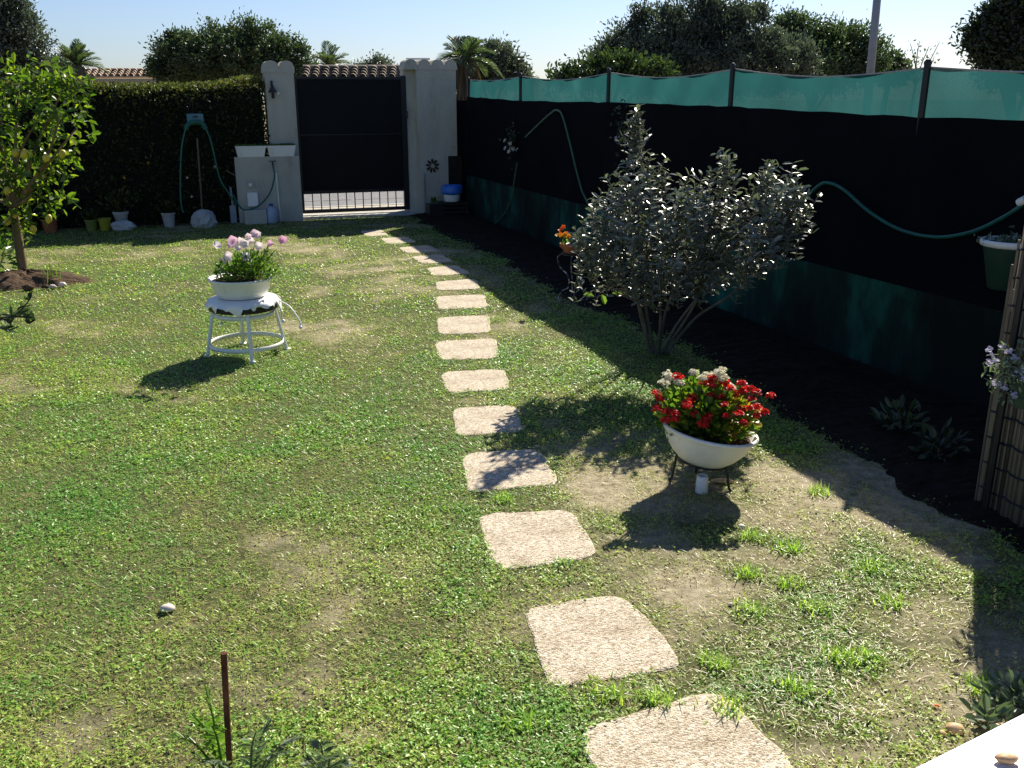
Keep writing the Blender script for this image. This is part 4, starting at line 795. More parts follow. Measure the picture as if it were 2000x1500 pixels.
# ------------------------------------------------------------------ lemon tree
def lemon():
    Y = 9.3; base = gnd(48, 545); Y = base[1]; r = np.random.default_rng(51)
    o = thing('lemon_tree', 'small lemon tree with yellow fruit at the left edge of the lawn', 'lemon tree', base)
    g = MB(); fork = at(26, 405, Y); g.tube(smooth_path([base - np.array([0, 0, .03]), at(36, 470, Y), fork], 16), np.linspace(.05, .036, 17)[:len(smooth_path([base, base, fork], 16))], 10)
    S = []
    for t in ((-40, 280), (10, 190), (70, 240), (120, 220), (150, 250), (100, 330), (60, 380), (-60, 380), (130, 160), (40, 130)):
        e = at(*t, Y + r.uniform(-.5, .5)); p = smooth_path([fork, (fork + e) / 2 + np.array([0, 0, .05]) + r.normal(0, .04, 3), e], 14); S.append(p); g.tube(p, np.linspace(.022, .006, len(p)), 7)
    g.build('trunk', M['lemon_bark'], o, smooth=True)
    bl = [(30, 200, 75, 85, .55), (100, 230, 80, 80, .5), (-40, 280, 90, 110, .6), (80, 310, 70, 55, .45), (60, 390, 60, 50, .4), (20, 120, 40, 28, .3), (110, 160, 60, 40, .35), (165, 165, 28, 22, .2), (0, 340, 70, 80, .5), (110, 390, 30, 35, .2), (20, 430, 45, 30, .25), (60, 150, 40, 30, .3)]
    w_ = np.array([b[2] * b[3] ** .9 for b in bl]); n = 330; idx = r.choice(len(bl), n, p=w_ / w_.sum()); P = []; D = []; N = []; L = []; T = []; tw = MB()
    for i in idx:
        px, py, rx, ry, dp = bl[i]; s = Y / F * 1.05; e = ell(r, 1, .45)[0]; tip = at(px, py, Y) + e * np.array([rx * s, dp, ry * s])
        dr = nrm(np.array([e[0] * .6, e[1] * .6, .35]) + r.normal(0, .35, 3)); ln = r.uniform(.12, .24); st_ = tip - dr * ln; tw.tube([st_, tip], [.004, .002], 5, tint=.6)
        b1 = nrm(np.cross(dr, [.2, .4, .6])); b2 = np.cross(dr, b1); m = r.integers(4, 7); tb = r.random() * .7
        for j in range(m):
            a = j * 2.4 + r.uniform(0, 1); sd_ = math.cos(a) * b1 + math.sin(a) * b2
            P.append(st_ + (tip - st_) * (j + 1) / m); D.append(nrm(sd_ + dr * .5 + np.array([0, 0, -.15]) + r.normal(0, .25, 3))); N.append(nrm(dr + np.array([0, 0, .6]) - sd_ * .3 + r.normal(0, .35, 3))); L.append(r.uniform(.06, .105)); T.append(np.clip(tb + r.normal(.1, .18), 0, 1))
    L = np.array(L); tw.leaves(P, D, N, L, L * r.uniform(.46, .58, len(L)), T, .22, .12, wide=.6); tw.build('crown', M['lemon_leaf'], o)
    for (x, y) in ((30, 298), (57, 302), (90, 308), (122, 300), (28, 418), (15, 432), (65, 447), (95, 427), (48, 300), (14, 372)):
        c = at(x, y, Y - r.uniform(.25, .5) if y < 400 else Y - r.uniform(0, .2)); g = MB()
        A = Matrix.Rotation(r.uniform(-.5, .5), 3, 'Y') @ Matrix.Rotation(r.uniform(0, 6), 3, 'Z'); q = r.uniform(.9, 1.1)
        g.lathe([(0, -.048 * q), (.008, -.045 * q), (.013, -.038 * q), (.027, -.024 * q), (.032, 0), (.026, .024 * q), (.013, .037 * q), (0, .04 * q)], c, 14, A.to_4x4()); g.build('lemon', M['lemon'], o, smooth=True)
    g = MB(); g.tube(smooth_path([base + np.array([-.02, -.05, .03]), base + np.array([-.14, -.1, .03]), base + np.array([-.22, -.12, .015])], 8), [.018] * 9, 8); g.tube([base + np.array([.02, -.03, .05]), base + np.array([.14, -.1, .02])], [.016, .01], 8); g.build('root', M['lemon_bark'], o)
    # mound of dark soil
    g = MB(); nr, nt_ = 9, 30; vs = []; 
    for i in range(nr):
        for k in range(nt_):
            q = i / (nr - 1); th = 2 * math.pi * k / nt_; rr = q * (1 + .12 * math.sin(3 * th + 1) + .08 * math.sin(7 * th)); x = MO[0] + .56 * rr * math.cos(th); y = MO[1] + .40 * rr * math.sin(th)
            vs.append((x, y, .12 * (1 - q * q) + r.normal(0, .010) * (q < .95) - .004))
    g.add(vs, [(i * nt_ + k, i * nt_ + (k + 1) % nt_, (i + 1) * nt_ + (k + 1) % nt_, (i + 1) * nt_ + k) for i in range(nr - 1) for k in range(nt_)])
    tag(g.build('mound', M['mound'], loc=(MO[0], MO[1], 0)), 'low mound of dark bare soil round the lemon trunk', 'soil mound')
    labs = ['white pebble farthest right on the soil mound edge', 'tan pebble on the front edge of the soil mound', 'brown clod on the front edge of the soil mound below the trunk', 'pale chip beside the lemon trunk', 'reddish clod left of the chives on the soil mound']
    for (x, y, rr), lb in zip(((122, 556, .04), (103, 560, .035), (55, 562, .05), (53, 533, .03), (88, 560, .035)), labs):
        c = gnd(x, y, .03); g = MB(); g.ball(c, (rr, rr * .8, rr * .65), 10, 6, jit=.12); tag(g.build('stone', M['shell'] if 'white' in lb or 'pale' in lb else M['pebble'] if 'tan' in lb else M['mound'], loc=c, smooth=True), lb, 'stone')
    c = gnd(104, 556); o2 = thing('chives', 'tuft of thin upright green blades beside the soil mound', 'plant', c); g = MB(); n = 34
    P = c + np.stack([r.normal(0, .05, n), r.normal(0, .03, n), np.zeros(n)], 1); D = np.stack([r.normal(0, .22, n), r.normal(0, .2, n), np.ones(n)], 1); g.blades(P, D, r.uniform(.1, .24, n), .009, r.uniform(0, .25, n), r.uniform(.2, .7, n)); g.build('foliage', M['plant'], o2)
lemon()
def bushlet(name, lab, cat, base, P0, rad, n, L, W, m, seed, up=.5, stems=6):
    r = np.random.default_rng(seed); o = thing(name, lab, cat, base); P0 = np.asarray(P0, float); g = MB(); P = P0 + ell(r, n, .5) * np.asarray(rad); D = nrm(P - P0 + r.normal(0, .02, (n, 3))) + r.normal(0, .4, (n, 3)); D[:, 2] += up
    g.leaves(P, D, r.normal(0, .5, (n, 3)) + np.array([0, -.3, 1]), L * r.uniform(.6, 1.3, n), W * r.uniform(.7, 1.2, n), r.random(n), .2); g.build('foliage', m, o)
    g = MB()
    for k in range(stems): e = P0 + ell(r, 1, .5)[0] * np.asarray(rad) * .8; g.tube(smooth_path([np.asarray(base, float), (np.asarray(base) + e) / 2 + r.normal(0, .01, 3), e], 6), np.linspace(.008, .003, 7), 5)
    g.build('stems', M['bark'], o); return o
b = gnd(-15, 545); bushlet('leafy_plant', 'bright green leafy plant at the left edge beside the lemon trunk', 'plant', b, at(-12, 500, b[1]), (.2, .2, .24), 180, .09, .035, M['plant'], 61)
# citrus branch entering from the left
b = gnd(-70, 720); Y = b[1]; r = np.random.default_rng(62)
o = thing('citrus_sapling', 'dark glossy citrus branch reaching in from the left edge below the lemon tree', 'sapling', b)
g = MB(); A = [smooth_path([b, at(-60, 660, Y), at(-10, 625, Y), at(30, 615, Y), at(58, 585, Y)], 20), smooth_path([at(-10, 625, Y), at(35, 618, Y + .05), at(70, 625, Y + .1)], 10), smooth_path([at(-40, 640, Y), at(0, 640, Y - .1), at(15, 648, Y - .1)], 10)]
for p in A: g.tube(p, np.linspace(.012, .004, len(p)), 6)
g.build('trunk', M['bark_dark'], o); P = np.concatenate([A[0][8:], A[1], A[2], A[0][14:], A[1]]); n = len(P); D = r.normal(0, 1, (n, 3)); D[:, 0] += .4; g = MB(); g.leaves(P, D, r.normal(0, .5, (n, 3)) + np.array([0, -.5, 1]), r.uniform(.05, .085, n), r.uniform(.025, .04, n), r.random(n) * .8, .2); g.build('crown', M['tree'], o)

# ------------------------------------------------------------------ white stool with petunia bowl
def stool():
    c = gnd(484, 690); c = np.array([c[0], c[1] + .0, 0]); r = np.random.default_rng(71)
    o = thing('stool', 'white metal ring stool with a torn white cover over its black seat on the lawn', 'stool', c)
    H = .385; rb, rt = .262, .195
    for a in (R(-68), R(-158), R(22), R(112)):
        d = np.array([math.cos(a), math.sin(a), 0]); g = MB(); g.tube([c + d * (rb + .01), c + d * rt + np.array([0, 0, H])], .013, 8)
        g.lathe([(.022, 0), (.024, .008), (.012, .016)], c + d * (rb + .012), 12); g.build('leg', M['white_paint'], o)
    def band(z, rad, h): 
        g = MB(); n = 48; vs = []
        for (rr, zz) in ((rad, z), (rad, z + h), (rad - .005, z + h), (rad - .005, z)):
            for k in range(n): th = 2 * math.pi * k / n; vs.append(c + np.array([rr * math.cos(th), rr * math.sin(th), zz]))
        g.add(vs, [(l * n + k, l * n + (k + 1) % n, ((l + 1) % 4) * n + (k + 1) % n, ((l + 1) % 4) * n + k) for l in range(4) for k in range(n)]); return g
    band(.065, rb - .008, .03).build('lower_ring', M['white_paint'], o, smooth=True); band(.28, rt + .012, .03).build('upper_ring', M['white_paint'], o, smooth=True)
    g = MB(); n = 96; vs = []; fs = []
    hem = [.006 + .06 * max(0, math.sin(3 * t + .7)) ** .5 * max(0, math.sin(8 * t + 1)) + .02 * max(0, math.sin(17 * t)) + random.uniform(0, .01) for t in np.linspace(0, 2 * math.pi, n, endpoint=False)]
    prof = [(0, .022), (.12, .024), (.2, .022), (.232, .012), (.242, -.004)]
    for (rr, zz) in prof:
        for k in range(n): th = 2 * math.pi * k / n; vs.append(c + np.array([rr * math.cos(th), rr * math.sin(th), H + zz]))
    for q in (.5, 1):
        for k in range(n): th = 2 * math.pi * k / n; rr = .246 + .012 * q * math.sin(9 * th); vs.append(c + np.array([rr * math.cos(th), rr * math.sin(th), H - .004 - hem[k] * q]))
    L_ = len(prof) + 2; g.add(vs, [(i * n + k, i * n + (k + 1) % n, (i + 1) * n + (k + 1) % n, (i + 1) * n + k) for i in range(L_ - 1) for k in range(n)]); g.build('seat_cover', M['white_paint'], o, smooth=True)
    g = MB(); g.lathe([(.225, -.06), (.234, -.055), (.236, -.01), (.22, .012), (.18, .02)], c + np.array([0, 0, H]), 40); g.build('seat', M['black_metal'], o)
    rt_ = c + np.array([.236, .03, H - .01])
    for pts, nm in (([(0, 0, 0), (.05, -.02, -.02), (.10, -.05, -.05), (.16, -.09, -.13), (.165, -.1, -.17)], 'cord'), ([(0, -.04, 0), (.03, -.07, -.05), (.035, -.08, -.1), (.045, -.085, -.13)], 'cord'), ([(-.40, -.02, -.02), (-.402, -.03, -.08), (-.40, -.03, -.16)], 'cord')):
        q = [rt_ + np.array(p) for p in pts]; g = MB(); g.tube(smooth_path(q, 16), .005, 6); g.ball(q[-1], .013, 10, 6); g.build(nm, M['white_paint'], o, smooth=True)
    zb = H + .026; cb = c + np.array([-.005, .0, zb])
    bo = thing('flower_bowl', 'oval white plastic bowl of petunias standing on the white stool', 'bowl', cb)
    g = MB(); g.lathe([(.15, 0), (.163, .006), (.186, .05), (.203, .108), (.212, .116), (.217, .127), (.213, .134), (.203, .132), (.197, .122), (.193, .112)], cb, 48); g.build('bowl_body', M['white_plastic'], bo, smooth=True)
    g = MB(); g.lathe([(.198, .113), (.12, .122), (0, .126)], cb, 24); g.build('soil', M['mound'], bo)
    pc = cb + np.array([.03, 0, .12]); pt = thing('petunia', 'petunia plant with pale pink flowers in the bowl on the stool', 'plant', pc)
    n = 1700; g = MB(); q = ell(r, n, .5); P = pc + q * np.array([.215, .17, .13]) + np.array([.02, 0, .05]); P = P[P[:, 2] > pc[2] - .01]; n = len(P)
    D = nrm(P - pc) + r.normal(0, .5, (n, 3)) + np.array([0, 0, .4]); g.leaves(P, D, r.normal(0, .5, (n, 3)) + np.array([0, 0, 1]), r.uniform(.02, .042, n), r.uniform(.012, .02, n), r.random(n), .15)
    ex = [(.17, .02, .2), (.2, 0, .26), (.13, .03, .27), (-.17, -.04, .07), (.23, -.02, .2), (.09, 0, .25)]
    for e in ex: 
        p = smooth_path([pc + np.array([e[0] * .4, e[1], .05]), pc + np.array([e[0] * .75, e[1], e[2] * .7]), pc + np.array(e)], 12); g.tube(p, .003, 5, tint=.6); k = len(p); g.leaves(p, r.normal(0, 1, (k, 3)), r.normal(0, .5, (k, 3)) + np.array([0, 0, 1]), .032, .015, r.random(k))
    g.build('foliage', M['plant'], pt)
    fl = [(424, 478, .8), (455, 470, .15), (450, 478, .25), (470, 470, .7), (478, 476, .8), (490, 470, .75), (485, 462, .5), (497, 455, .3), (502, 458, .5), (445, 500, .7), (440, 508, .6), (480, 500, .85), (484, 510, .9), (527, 475, .15), (552, 468, .05), (505, 480, .8), (465, 482, .9)]
    for x, y, t in fl:
        cc = at(x, y, c[1] - .06 + r.uniform(-.1, .08)); g = MB(); N = nrm(np.array([r.normal(0, .6), -.8, r.uniform(-.2, .9)])); S = nrm(np.cross(N, [.1, .2, 1])); T_ = np.cross(N, S); k = 10; ph = np.arange(k) * 2 * math.pi / k
        fs_ = r.uniform(.75, 1.2); ring = cc + .030 * fs_ * (np.cos(ph)[:, None] * S + np.sin(ph)[:, None] * T_) * (1 + .10 * np.cos(5 * ph))[:, None] + N * .002; mid = cc - N * .010 + .013 * (np.cos(ph)[:, None] * S + np.sin(ph)[:, None] * T_); bk = cc - N * .034 + .004 * (np.cos(ph)[:, None] * S + np.sin(ph)[:, None] * T_)
        g.add(np.concatenate([bk, mid, ring]), [(l * k + j, l * k + (j + 1) % k, (l + 1) * k + (j + 1) % k, (l + 1) * k + j) for l in range(2) for j in range(k)], tint=t); g.build('flower', M['pink'], pt, smooth=True)
stool()

# ------------------------------------------------------------------ kalanchoe bowl on its wire stand
def kalanchoe():
    r = np.random.default_rng(81); c = np.array([.875, 3.95, 0]); zr = .285; tilt = (R(0), R(9), 0)
    bo = thing('flower_bowl', 'deep white bowl tilted on a low dark wire stand, full of red flowers', 'bowl', c + np.array([0, 0, zr - .16]), tilt); Mb = MW[bo.name]; A = Mb.to_3x3().to_4x4(); b0 = c + np.array([0, 0, zr - .16])
    g = MB(); g.lathe([(.09, 0), (.11, .006), (.15, .04), (.185, .085), (.205, .13), (.212, .145), (.222, .150), (.224, .16), (.216, .166), (.203, .16), (.195, .14), (.19, .135)], b0, 56, A); g.build('bowl_body', M['white_plastic'], bo, smooth=True)
    g = MB(); g.lathe([(.197, .137), (.1, .143), (0, .146)], b0, 24, A); g.build('soil', M['mound'], bo)
    st = thing('wire_stand', 'low dark wire stand holding up the tilted red flower bowl', 'stand', c)
    g = MB(); g.tube([c + np.array([.115 * math.cos(t), .115 * math.sin(t), zr - .158 - .115 * math.cos(t) * math.sin(tilt[1])]) for t in np.linspace(0, 2 * math.pi, 32, endpoint=False)], .005, 6, closed=True); g.build('ring', M['iron'], st)
    for a in (R(-32), R(88), R(160)):
        d = np.array([math.cos(a), math.sin(a), 0]); g = MB(); g.tube(smooth_path([c + d * .115 + np.array([0, 0, zr - .158 - .115 * d[0] * math.sin(tilt[1])]), c + d * .125 + np.array([0, 0, .08]), c + d * .135 + np.array([0, 0, .02]), c + d * .15 + np.array([0, 0, .004])], 14), .006, 8); g.build('leg', M['iron'], st)
    def plant(name, lab, ctr, rad, n, heads, pm, fs):
        pc = c + np.array(ctr); o = thing(name, lab, 'plant', pc); q = ell(r, n, .5); P = pc + q * np.array(rad) + np.array([0, 0, rad[2] * .55]); k = P[:, 2] > pc[2] - .035; P = P[k]; m = len(P)
        D = nrm(P - pc) * .8 + r.normal(0, .45, (m, 3)) + np.array([0, 0, .35]); g = MB(); L = r.uniform(.028, .05, m); tt = np.clip(r.beta(2, 2.2, m), 0, .85); tt = np.where((P[:, 0] > c[0] + .06) & (r.random(m) < .3), r.uniform(.85, 1, m), tt)
        g.leaves(P, D, r.normal(0, .5, (m, 3)) + np.array([0, 0, 1]), L, L * .75, tt, .2, .1, wide=.75)
        for (x, y) in heads:
            h = hp_(x, y); p0 = pc + (h - pc) * np.array([.5, .5, .2]); g.tube(smooth_path([p0, (p0 + h) / 2 + r.normal(0, .006, 3), h], 6), .0025, 5, tint=.3)
        g.build('foliage', M['succulent'], o)
        for (x, y) in heads:
            h = hp_(x, y); g = MB(); k = int(r.integers(26, 44)); rr = fs * r.uniform(.7, 1.25); q = ell(r, k, .4) * np.array([rr, rr, rr * .55])
            for e in q: 
                N = nrm(e + np.array([0, 0, rr * .8])); S = nrm(np.cross(N, [.3, .5, .2])); T_ = np.cross(N, S); th = r.uniform(0, 6) + np.arange(4) * math.pi / 2; Dd = np.cos(th)[:, None] * S + np.sin(th)[:, None] * T_ + N * .4
                g.leaves(np.repeat((h + e)[None], 4, 0), Dd, np.repeat(N[None], 4, 0), .010, .008, np.full(4, r.random()), .15)
            g.build('flower_cluster', pm, o)
    def hp_(x, y): 
        rs = np.random.default_rng(int(x * 7 + y)); f = (y - 720) / 140; return at(x, y, c[1] + .03 - .30 * f + rs.uniform(-.03, .02))
    red = [(1283, 768), (1290, 778), (1282, 796), (1304, 803), (1318, 808), (1345, 785), (1352, 776), (1341, 790), (1358, 808), (1372, 828), (1384, 812), (1388, 771), (1405, 775), (1414, 790), (1418, 812), (1378, 748), (1390, 752), (1392, 738), (1415, 748), (1448, 748), (1440, 768), (1452, 762), (1464, 760), (1478, 765), (1466, 778), (1446, 798), (1442, 808), (1465, 798), (1478, 795), (1490, 805), (1452, 825), (1318, 818), (1505, 772), (1325, 735), (1478, 812), (1300, 820), (1425, 758), (1378, 820)]
    plant('kalanchoe', 'red flowering succulent filling the tilted white bowl', (.01, -.01, zr - .02), (.225, .17, .14), 1150, red, M['red'], .0225)
    wh = [(1303, 730), (1310, 738), (1326, 747), (1355, 727), (1385, 731), (1372, 738), (1398, 735), (1410, 722), (1405, 727), (1426, 757), (1296, 747), (1412, 738)]
    plant('kalanchoe', 'cream flowering succulent at the back of the red flower bowl', (-.02, .1, zr), (.17, .08, .13), 320, wh, M['white_petal'], .024)
    q = gnd(1370, 962); g = MB(); g.lathe([(.026, 0), (.029, .004), (.027, .06), (.024, .085), (.021, .085), (.021, .03)], q, 20); tag(g.build('cup', M['white_plastic'], loc=q, smooth=True), 'small white cup standing under the tilted flower bowl', 'cup')
    q = gnd(1410, 945); g = MB(); g.tube(smooth_path([q + np.array([-.05, .01, .012]), q + np.array([0, -.005, .018]), q + np.array([.05, .0, .012])], 8), [.006, .009, .012, .013, .013, .012, .011, .009, .005][:len(smooth_path([q, q, q], 8))], 8); tag(g.build('peel', M['tan_shell'], loc=q, smooth=True), 'curved yellowish peel lying behind the stand leg of the red flower bowl', 'peel')
kalanchoe()

# ------------------------------------------------------------------ pansy pot on curled stand
def pansy():
    r = np.random.default_rng(91); f = gnd(1118, 592); c = np.array([f[0], f[1], 0]); zp = at(1120, 494, c[1])[2]
    st = thing('plant_stand', 'dark stand with curled legs carrying the terracotta pot left of the shrub', 'stand', c)
    g = MB(); g.tube([c + np.array([.105 * math.cos(t), .105 * math.sin(t), zp - .006]) for t in np.linspace(0, 2 * math.pi, 28, endpoint=False)], .006, 6, closed=True); g.lathe([(.1, -.008), (.1, -.003)], c + np.array([0, 0, zp]), 24); g.build('tray', M['iron'], st)
    for a in (R(-100), R(20), R(150)):
        d = np.array([math.cos(a), math.sin(a), 0]); p = [c + d * q + np.array([0, 0, z]) for q, z in ((.10, zp - .008), (.15, zp - .05), (.13, zp - .13), (.05, zp - .2), (.04, zp - .3), (.10, .1), (.14, .03), (.11, .006), (.09, .03))]
        g = MB(); g.tube(smooth_path(p, 50), .006, 6); g.build('leg', mat('flecked_iron', [(.45, (.02, .02, .02)), (.6, (.45, .44, .42))], .6, 25, 4), st)  # dark iron colour broken by pale noise flecks
    b = c + np.array([0, 0, zp]); po = thing('flower_pot', 'shallow terracotta pot of orange pansies on the curled stand', 'pot', b)
    g = MB(); g.lathe([(.075, 0), (.08, .003), (.105, .055), (.118, .056), (.12, .085), (.108, .086), (.1, .07), (0, .07)], b, 32); g.build('pot_body', M['terracotta'], po, smooth=False)
    pl = thing('pansy', 'orange and yellow pansies in the terracotta pot', 'plant', b + np.array([0, 0, .07])); n = 150; g = MB(); P = b + np.array([0, 0, .08]) + ell(r, n, .5) * np.array([.11, .1, .05]); g.leaves(P, r.normal(0, .6, (n, 3)) + np.array([0, 0, .6]), r.normal(0, .5, (n, 3)) + np.array([0, 0, 1]), .035, .018, r.random(n)); g.build('foliage', M['plant'], pl)
    for x, y, t in ((1094, 452, .3), (1100, 460, .9), (1090, 462, .9), (1106, 456, .5), (1112, 462, .8), (1098, 448, .2), (1165, 436, 0)):
        g = MB(); flower_mb(g, at(x, y, c[1] - .04), 2, .008, .026, .024, (-.2, -.8, .6), (max(0, t - .1), t)); g.build('flower', M['pansy'] if t else M['red'], pl)
pansy()

# ------------------------------------------------------------------ cane screen at the right edge
def screen():
    r = np.random.default_rng(101); p0 = gnd(1912, 990); d = nrm(np.array([.27, -1, 0])); nn = np.array([d[1], -d[0], 0]); H = 1.24; Ls = 2.4
    o = thing('cane_screen', 'brown split cane screen bound with wire at the right edge', 'screen', p0)
    g = MB(); s = 0
    while s < Ls:
        w_ = r.uniform(.006, .0115); a = p0 + d * s + nn * r.normal(0, .003); lean = r.normal(0, .006); t = r.random()
        g.tube([a + np.array([0, 0, .0]), a + d * lean * .5 + np.array([0, 0, H * .5]), a + d * lean + np.array([0, 0, H + r.normal(0, .012)])], w_ * .55, 6, tint=t); s += w_ * .72
    g.build('cane_panel', M['cane'], o, smooth=True)
    for z in np.arange(.1, H, .115):
        g = MB(); ss = np.linspace(-.01, Ls, 90); g.tube([p0 + d * q + nn * (.009 + .004 * math.sin(q * 90)) + np.array([0, 0, z + .004 * math.sin(q * 60)]) for q in ss], .0045, 5); g.build('binding_wire', M['black_metal'], o)
    g = MB(); a = p0 + d * .06 + nn * .024; g.tube([a, a + np.array([0, 0, H + .03])], .014, 8); g.build('post', M['black_metal'], o)
    g = MB(); a = p0 + d * .012
    for k in range(4): q = a + d * (-.012 * k) + nn * r.normal(0, .004); g.tube([q, q + np.array([r.normal(0, .01), 0, H * r.uniform(.6, .95)])], .005, 6, tint=r.random())
    g.build('loose_canes', M['cane'], o)
    hp = p0 + d * .42 - nn * .13 + np.array([0, 0, .62]); a1 = at(1975, 715, p0[1] - .3)
    hp = a1; pl = thing('hanging_plant', 'trailing plant with small lilac white flowers hung on the cane screen', 'plant', hp)
    n = 380; g = MB(); P = hp + np.array([.03, 0, -.03]) + ell(r, n, .5) * np.array([.12, .12, .12]); g.leaves(P, r.normal(0, .7, (n, 3)), r.normal(0, .5, (n, 3)) + np.array([0, 0, 1]), .028, .012, r.random(n)); g.build('foliage', M['grey_leaf'], pl)
    g = MB(); c_ = hp + np.array([.09, .02, -.07]); g.lathe([(.05, -.1), (.07, 0), (.075, .01), (.065, .01), (.06, -.005), (0, -.005)], c_, 20); g.build('pot', M['green_pot'], pl)
    for k in range(15):
        q = hp + ell(r, 1, .3)[0] * np.array([.12, .1, .12]) + np.array([-.01, -.05, .02]); g = MB(); flower_mb(g, q, 7, .008, .009, .008, (0, -.5, .8)); g.build('flower_cluster', M['lilac'], pl)
screen()
# pot hung on the fence behind the screen
v_, z_ = onu(1976, 468, -.16); c = fr(-.16, v_, z_); po = thing('flower_pot', 'white rimmed green pot hung on the dark fence above the cane screen', 'pot', c)
g = MB(); g.lathe([(.075, -.26), (.082, -.255), (.13, -.04), (.135, -.03)], c, 32); g.build('pot_body', M['green_pot'], po, smooth=True)
g = MB(); g.lathe([(.136, -.035), (.148, -.03), (.152, -.012), (.146, 0), (.134, 0), (.13, -.02)], c, 36); g.build('rim', M['white_plastic'], po, smooth=True)
g = MB(); g.lathe([(.132, -.02), (.06, -.012), (0, -.01)], c, 20); g.build('soil', M['mound'], po)
g = MB(); n = 160; P = c + np.array([0, 0, -.01]) + RNG.normal(0, 1, (n, 3)) * np.array([.06, .05, .012]); g.leaves(P, RNG.normal(0, .6, (n, 3)) + np.array([0, 0, .5]), RNG.normal(0, 1, (n, 3)), .03, .014, RNG.random(n)); flower_mb(g, c + np.array([0, 0, .05]), 8, .015, .013, .012, (0, -.5, .8)); g.build('plant', M['grey_leaf'], po)
g = MB(); g.box((-.03, v_ - .02, z_ - .05), (.012, v_ + .02, z_ + .01), True); g.build('hook', M['iron'], po)

# ------------------------------------------------------------------ rusty rod, weeds, small things on the lawn
rb = gnd(452, 1562); rt = at(437, 1275, rb[1]); 
g = MB(); q = np.linspace(0, 1, 60); g.tube([rb + (rt - rb) * t for t in q], .0075 + .0006 * (np.arange(60) % 2), 10); tag(g.build('rod', M['rust'], loc=rb), 'rusty ribbed iron rod standing in the lawn at bottom left', 'rod')
def feather(base, tips, lab, seed, m):
    r = np.random.default_rng(seed); base = np.array(base, float); o = thing('weed', lab, 'weed', base); g = MB()
    for tp_ in tips:
        tp_ = np.array(tp_, float); p = smooth_path([base, (base + tp_) / 2 + np.array([0, 0, .05]), tp_], 18); g.tube(p, np.linspace(.004, .0015, len(p)), 5, tint=.3); T = nrm(np.gradient(p, axis=0)); S = nrm(np.cross(T, [0, .3, 1.])); k = len(p)
        for sg in (-1, 1):
            w_ = np.sin(np.pi * np.linspace(.05, 1, k)) * .038 + .008; g.leaves(p[4:], (S * sg * .8 + T * .7 + r.normal(0, .12, (k, 3)))[4:], (np.cross(S, T) + r.normal(0, .3, (k, 3)))[4:], w_[4:], w_[4:] * .24, np.clip(r.normal(.5, .2, k - 4), 0, 1), .2)
    g.build('foliage', m, o)
Yr = rb[1]
feather(gnd(440, 1530), [at(375, 1395, Yr), at(400, 1340, Yr + .1), at(330, 1440, Yr), at(415, 1420, Yr - .05)], 'dark green feathery weed left of the rusty rod', 111, M['plant'])
feather(gnd(490, 1560), [at(530, 1405, Yr + .05), at(590, 1440, Yr), at(500, 1430, Yr - .1), at(560, 1470, Yr - .05), at(400, 1490, Yr - .1)], 'grey green feathery weed right of the rusty rod', 112, M['grey_leaf'])
feather(gnd(640, 1560), [at(625, 1450, Yr), at(650, 1480, Yr - .05), at(600, 1490, Yr), at(680, 1500, Yr)], 'pale feathery weed by the bottom edge farthest from the rusty rod', 113, M['grey_leaf'])
c = gnd(328, 1196); g = MB(); g.lathe([(.022, .0), (.0235, .004), (.018, .013), (.009, .018), (0, .019)], c + np.array([0, 0, .012]), 22, sx=1.15, sy=.9); tag(g.build('shell', M['shell'], loc=c, smooth=True), 'white scallop shell lying on the lawn at left', 'shell')
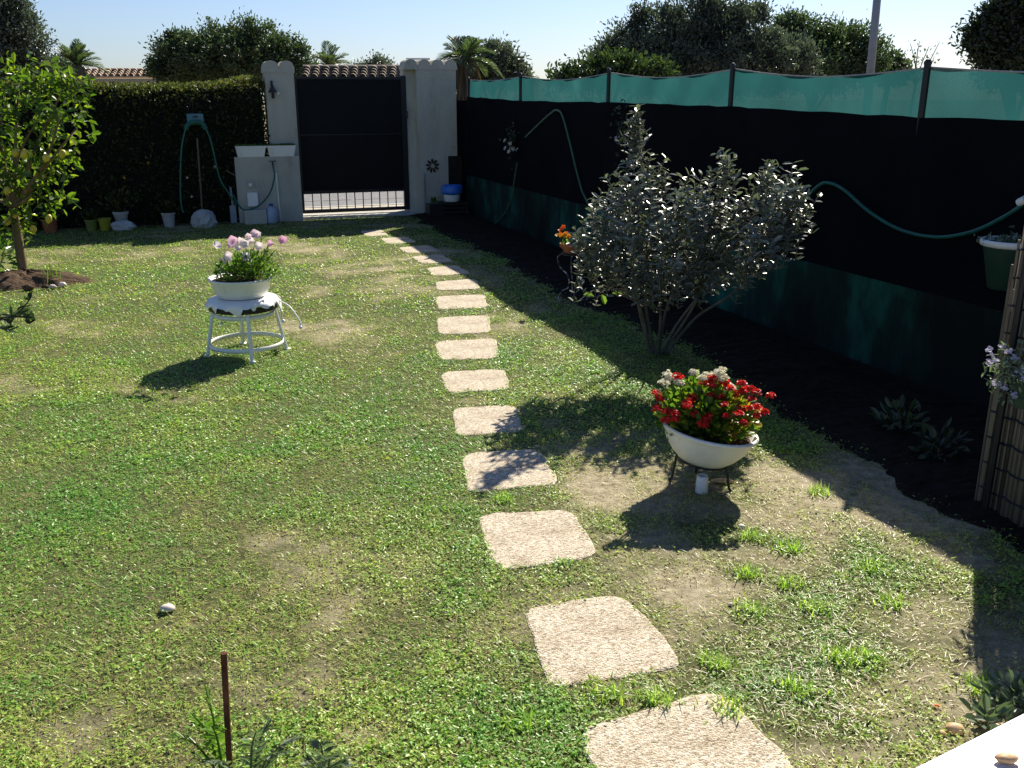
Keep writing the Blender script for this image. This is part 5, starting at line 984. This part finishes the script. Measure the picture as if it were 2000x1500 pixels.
for x, y, rr, m, lb in ((1865, 1424, .028, M['tan_shell'], 'tan stone in the grass beside the terrace corner'), (1838, 1432, .014, M['tan_shell'], 'small tan pebble left of the tan stone by the terrace'), (1448, 1028, .016, M['shell'], 'white pebble on bare ground right of the bowl shadow'), (1428, 1180, .010, M['shell'], 'tiny white pebble on the bare ground right of the path'), (1830, 1379, .008, M['red'], 'small red petal in the grass near the terrace')):
    c = gnd(x, y, .01); g = MB(); g.ball(c, (rr, rr * .75, rr * .6), 12, 8, jit=.06); tag(g.build('stone' if m is not M['red'] else 'petal', m, loc=c, smooth=True), lb, 'stone' if m is not M['red'] else 'petal')
c = gnd(1966, 1486, .075); g = MB(); g.ball(c + np.array([0, 0, .008]), (.03, .017, .012), 14, 8, jit=.1); tag(g.build('shell', M['tan_shell'], loc=c, smooth=True), 'tan shell fragment on the white terrace tile', 'shell')
b = gnd(1925, 1422); bushlet('leafy_plant', 'grey green rosette plant growing against the white terrace edge', 'plant', b, b + np.array([0, 0, .03]), (.05, .05, .03), 30, .055, .026, M['grey_leaf'], 121, .8, 3)
b = gnd(1985, 1385); bushlet('leafy_plant', 'small leaved plant behind the rosette by the terrace at the right edge', 'plant', b, b + np.array([0, 0, .04]), (.12, .08, .05), 130, .035, .02, M['grey_leaf'], 122, .6, 4)
r = np.random.default_rng(131)
TUFT = [(1460, 1125), (1540, 1075), (1470, 1195), (1600, 1190), (1470, 1052), (1400, 1300), (1700, 1115), (1640, 1290), (1560, 1350), (1420, 1390), (1740, 1180), (1280, 1370), (1190, 1360), (1020, 1420), (985, 980), (1690, 1290), (1545, 1145), (1600, 965), (1910, 1345)]
g = MB()
for x, y in TUFT:
    c = gnd(x, y); n = 90; P = c + np.stack([r.normal(0, .03, n), r.normal(0, .025, n), np.zeros(n)], 1); D = np.stack([r.normal(0, .6, n), r.normal(0, .6, n), np.ones(n)], 1); g.blades(P, D, r.uniform(.025, .06, n), .0045, r.uniform(.2, .8, n), np.clip(r.normal(.72, .1, n), 0, 1))
tag(g.build('grass', M['grass']), 'taller green grass tufts on the bare right side of the path', None, None, 'stuff')
for x, y, nm in ((1830, 900, 'a'), (1760, 850, 'b')):
    b = gnd(x, y); bushlet('leafy_plant', 'low weed in the deep fence shade, ' + ('nearer the cane screen' if nm == 'a' else 'nearer the red flower bowl'), 'plant', b, b + np.array([0, 0, .08]), (.12, .1, .09), 70, .07, .03, M['tree_dark'] if nm == 'a' else M['tree'], 140 + int(x), .5, 4)
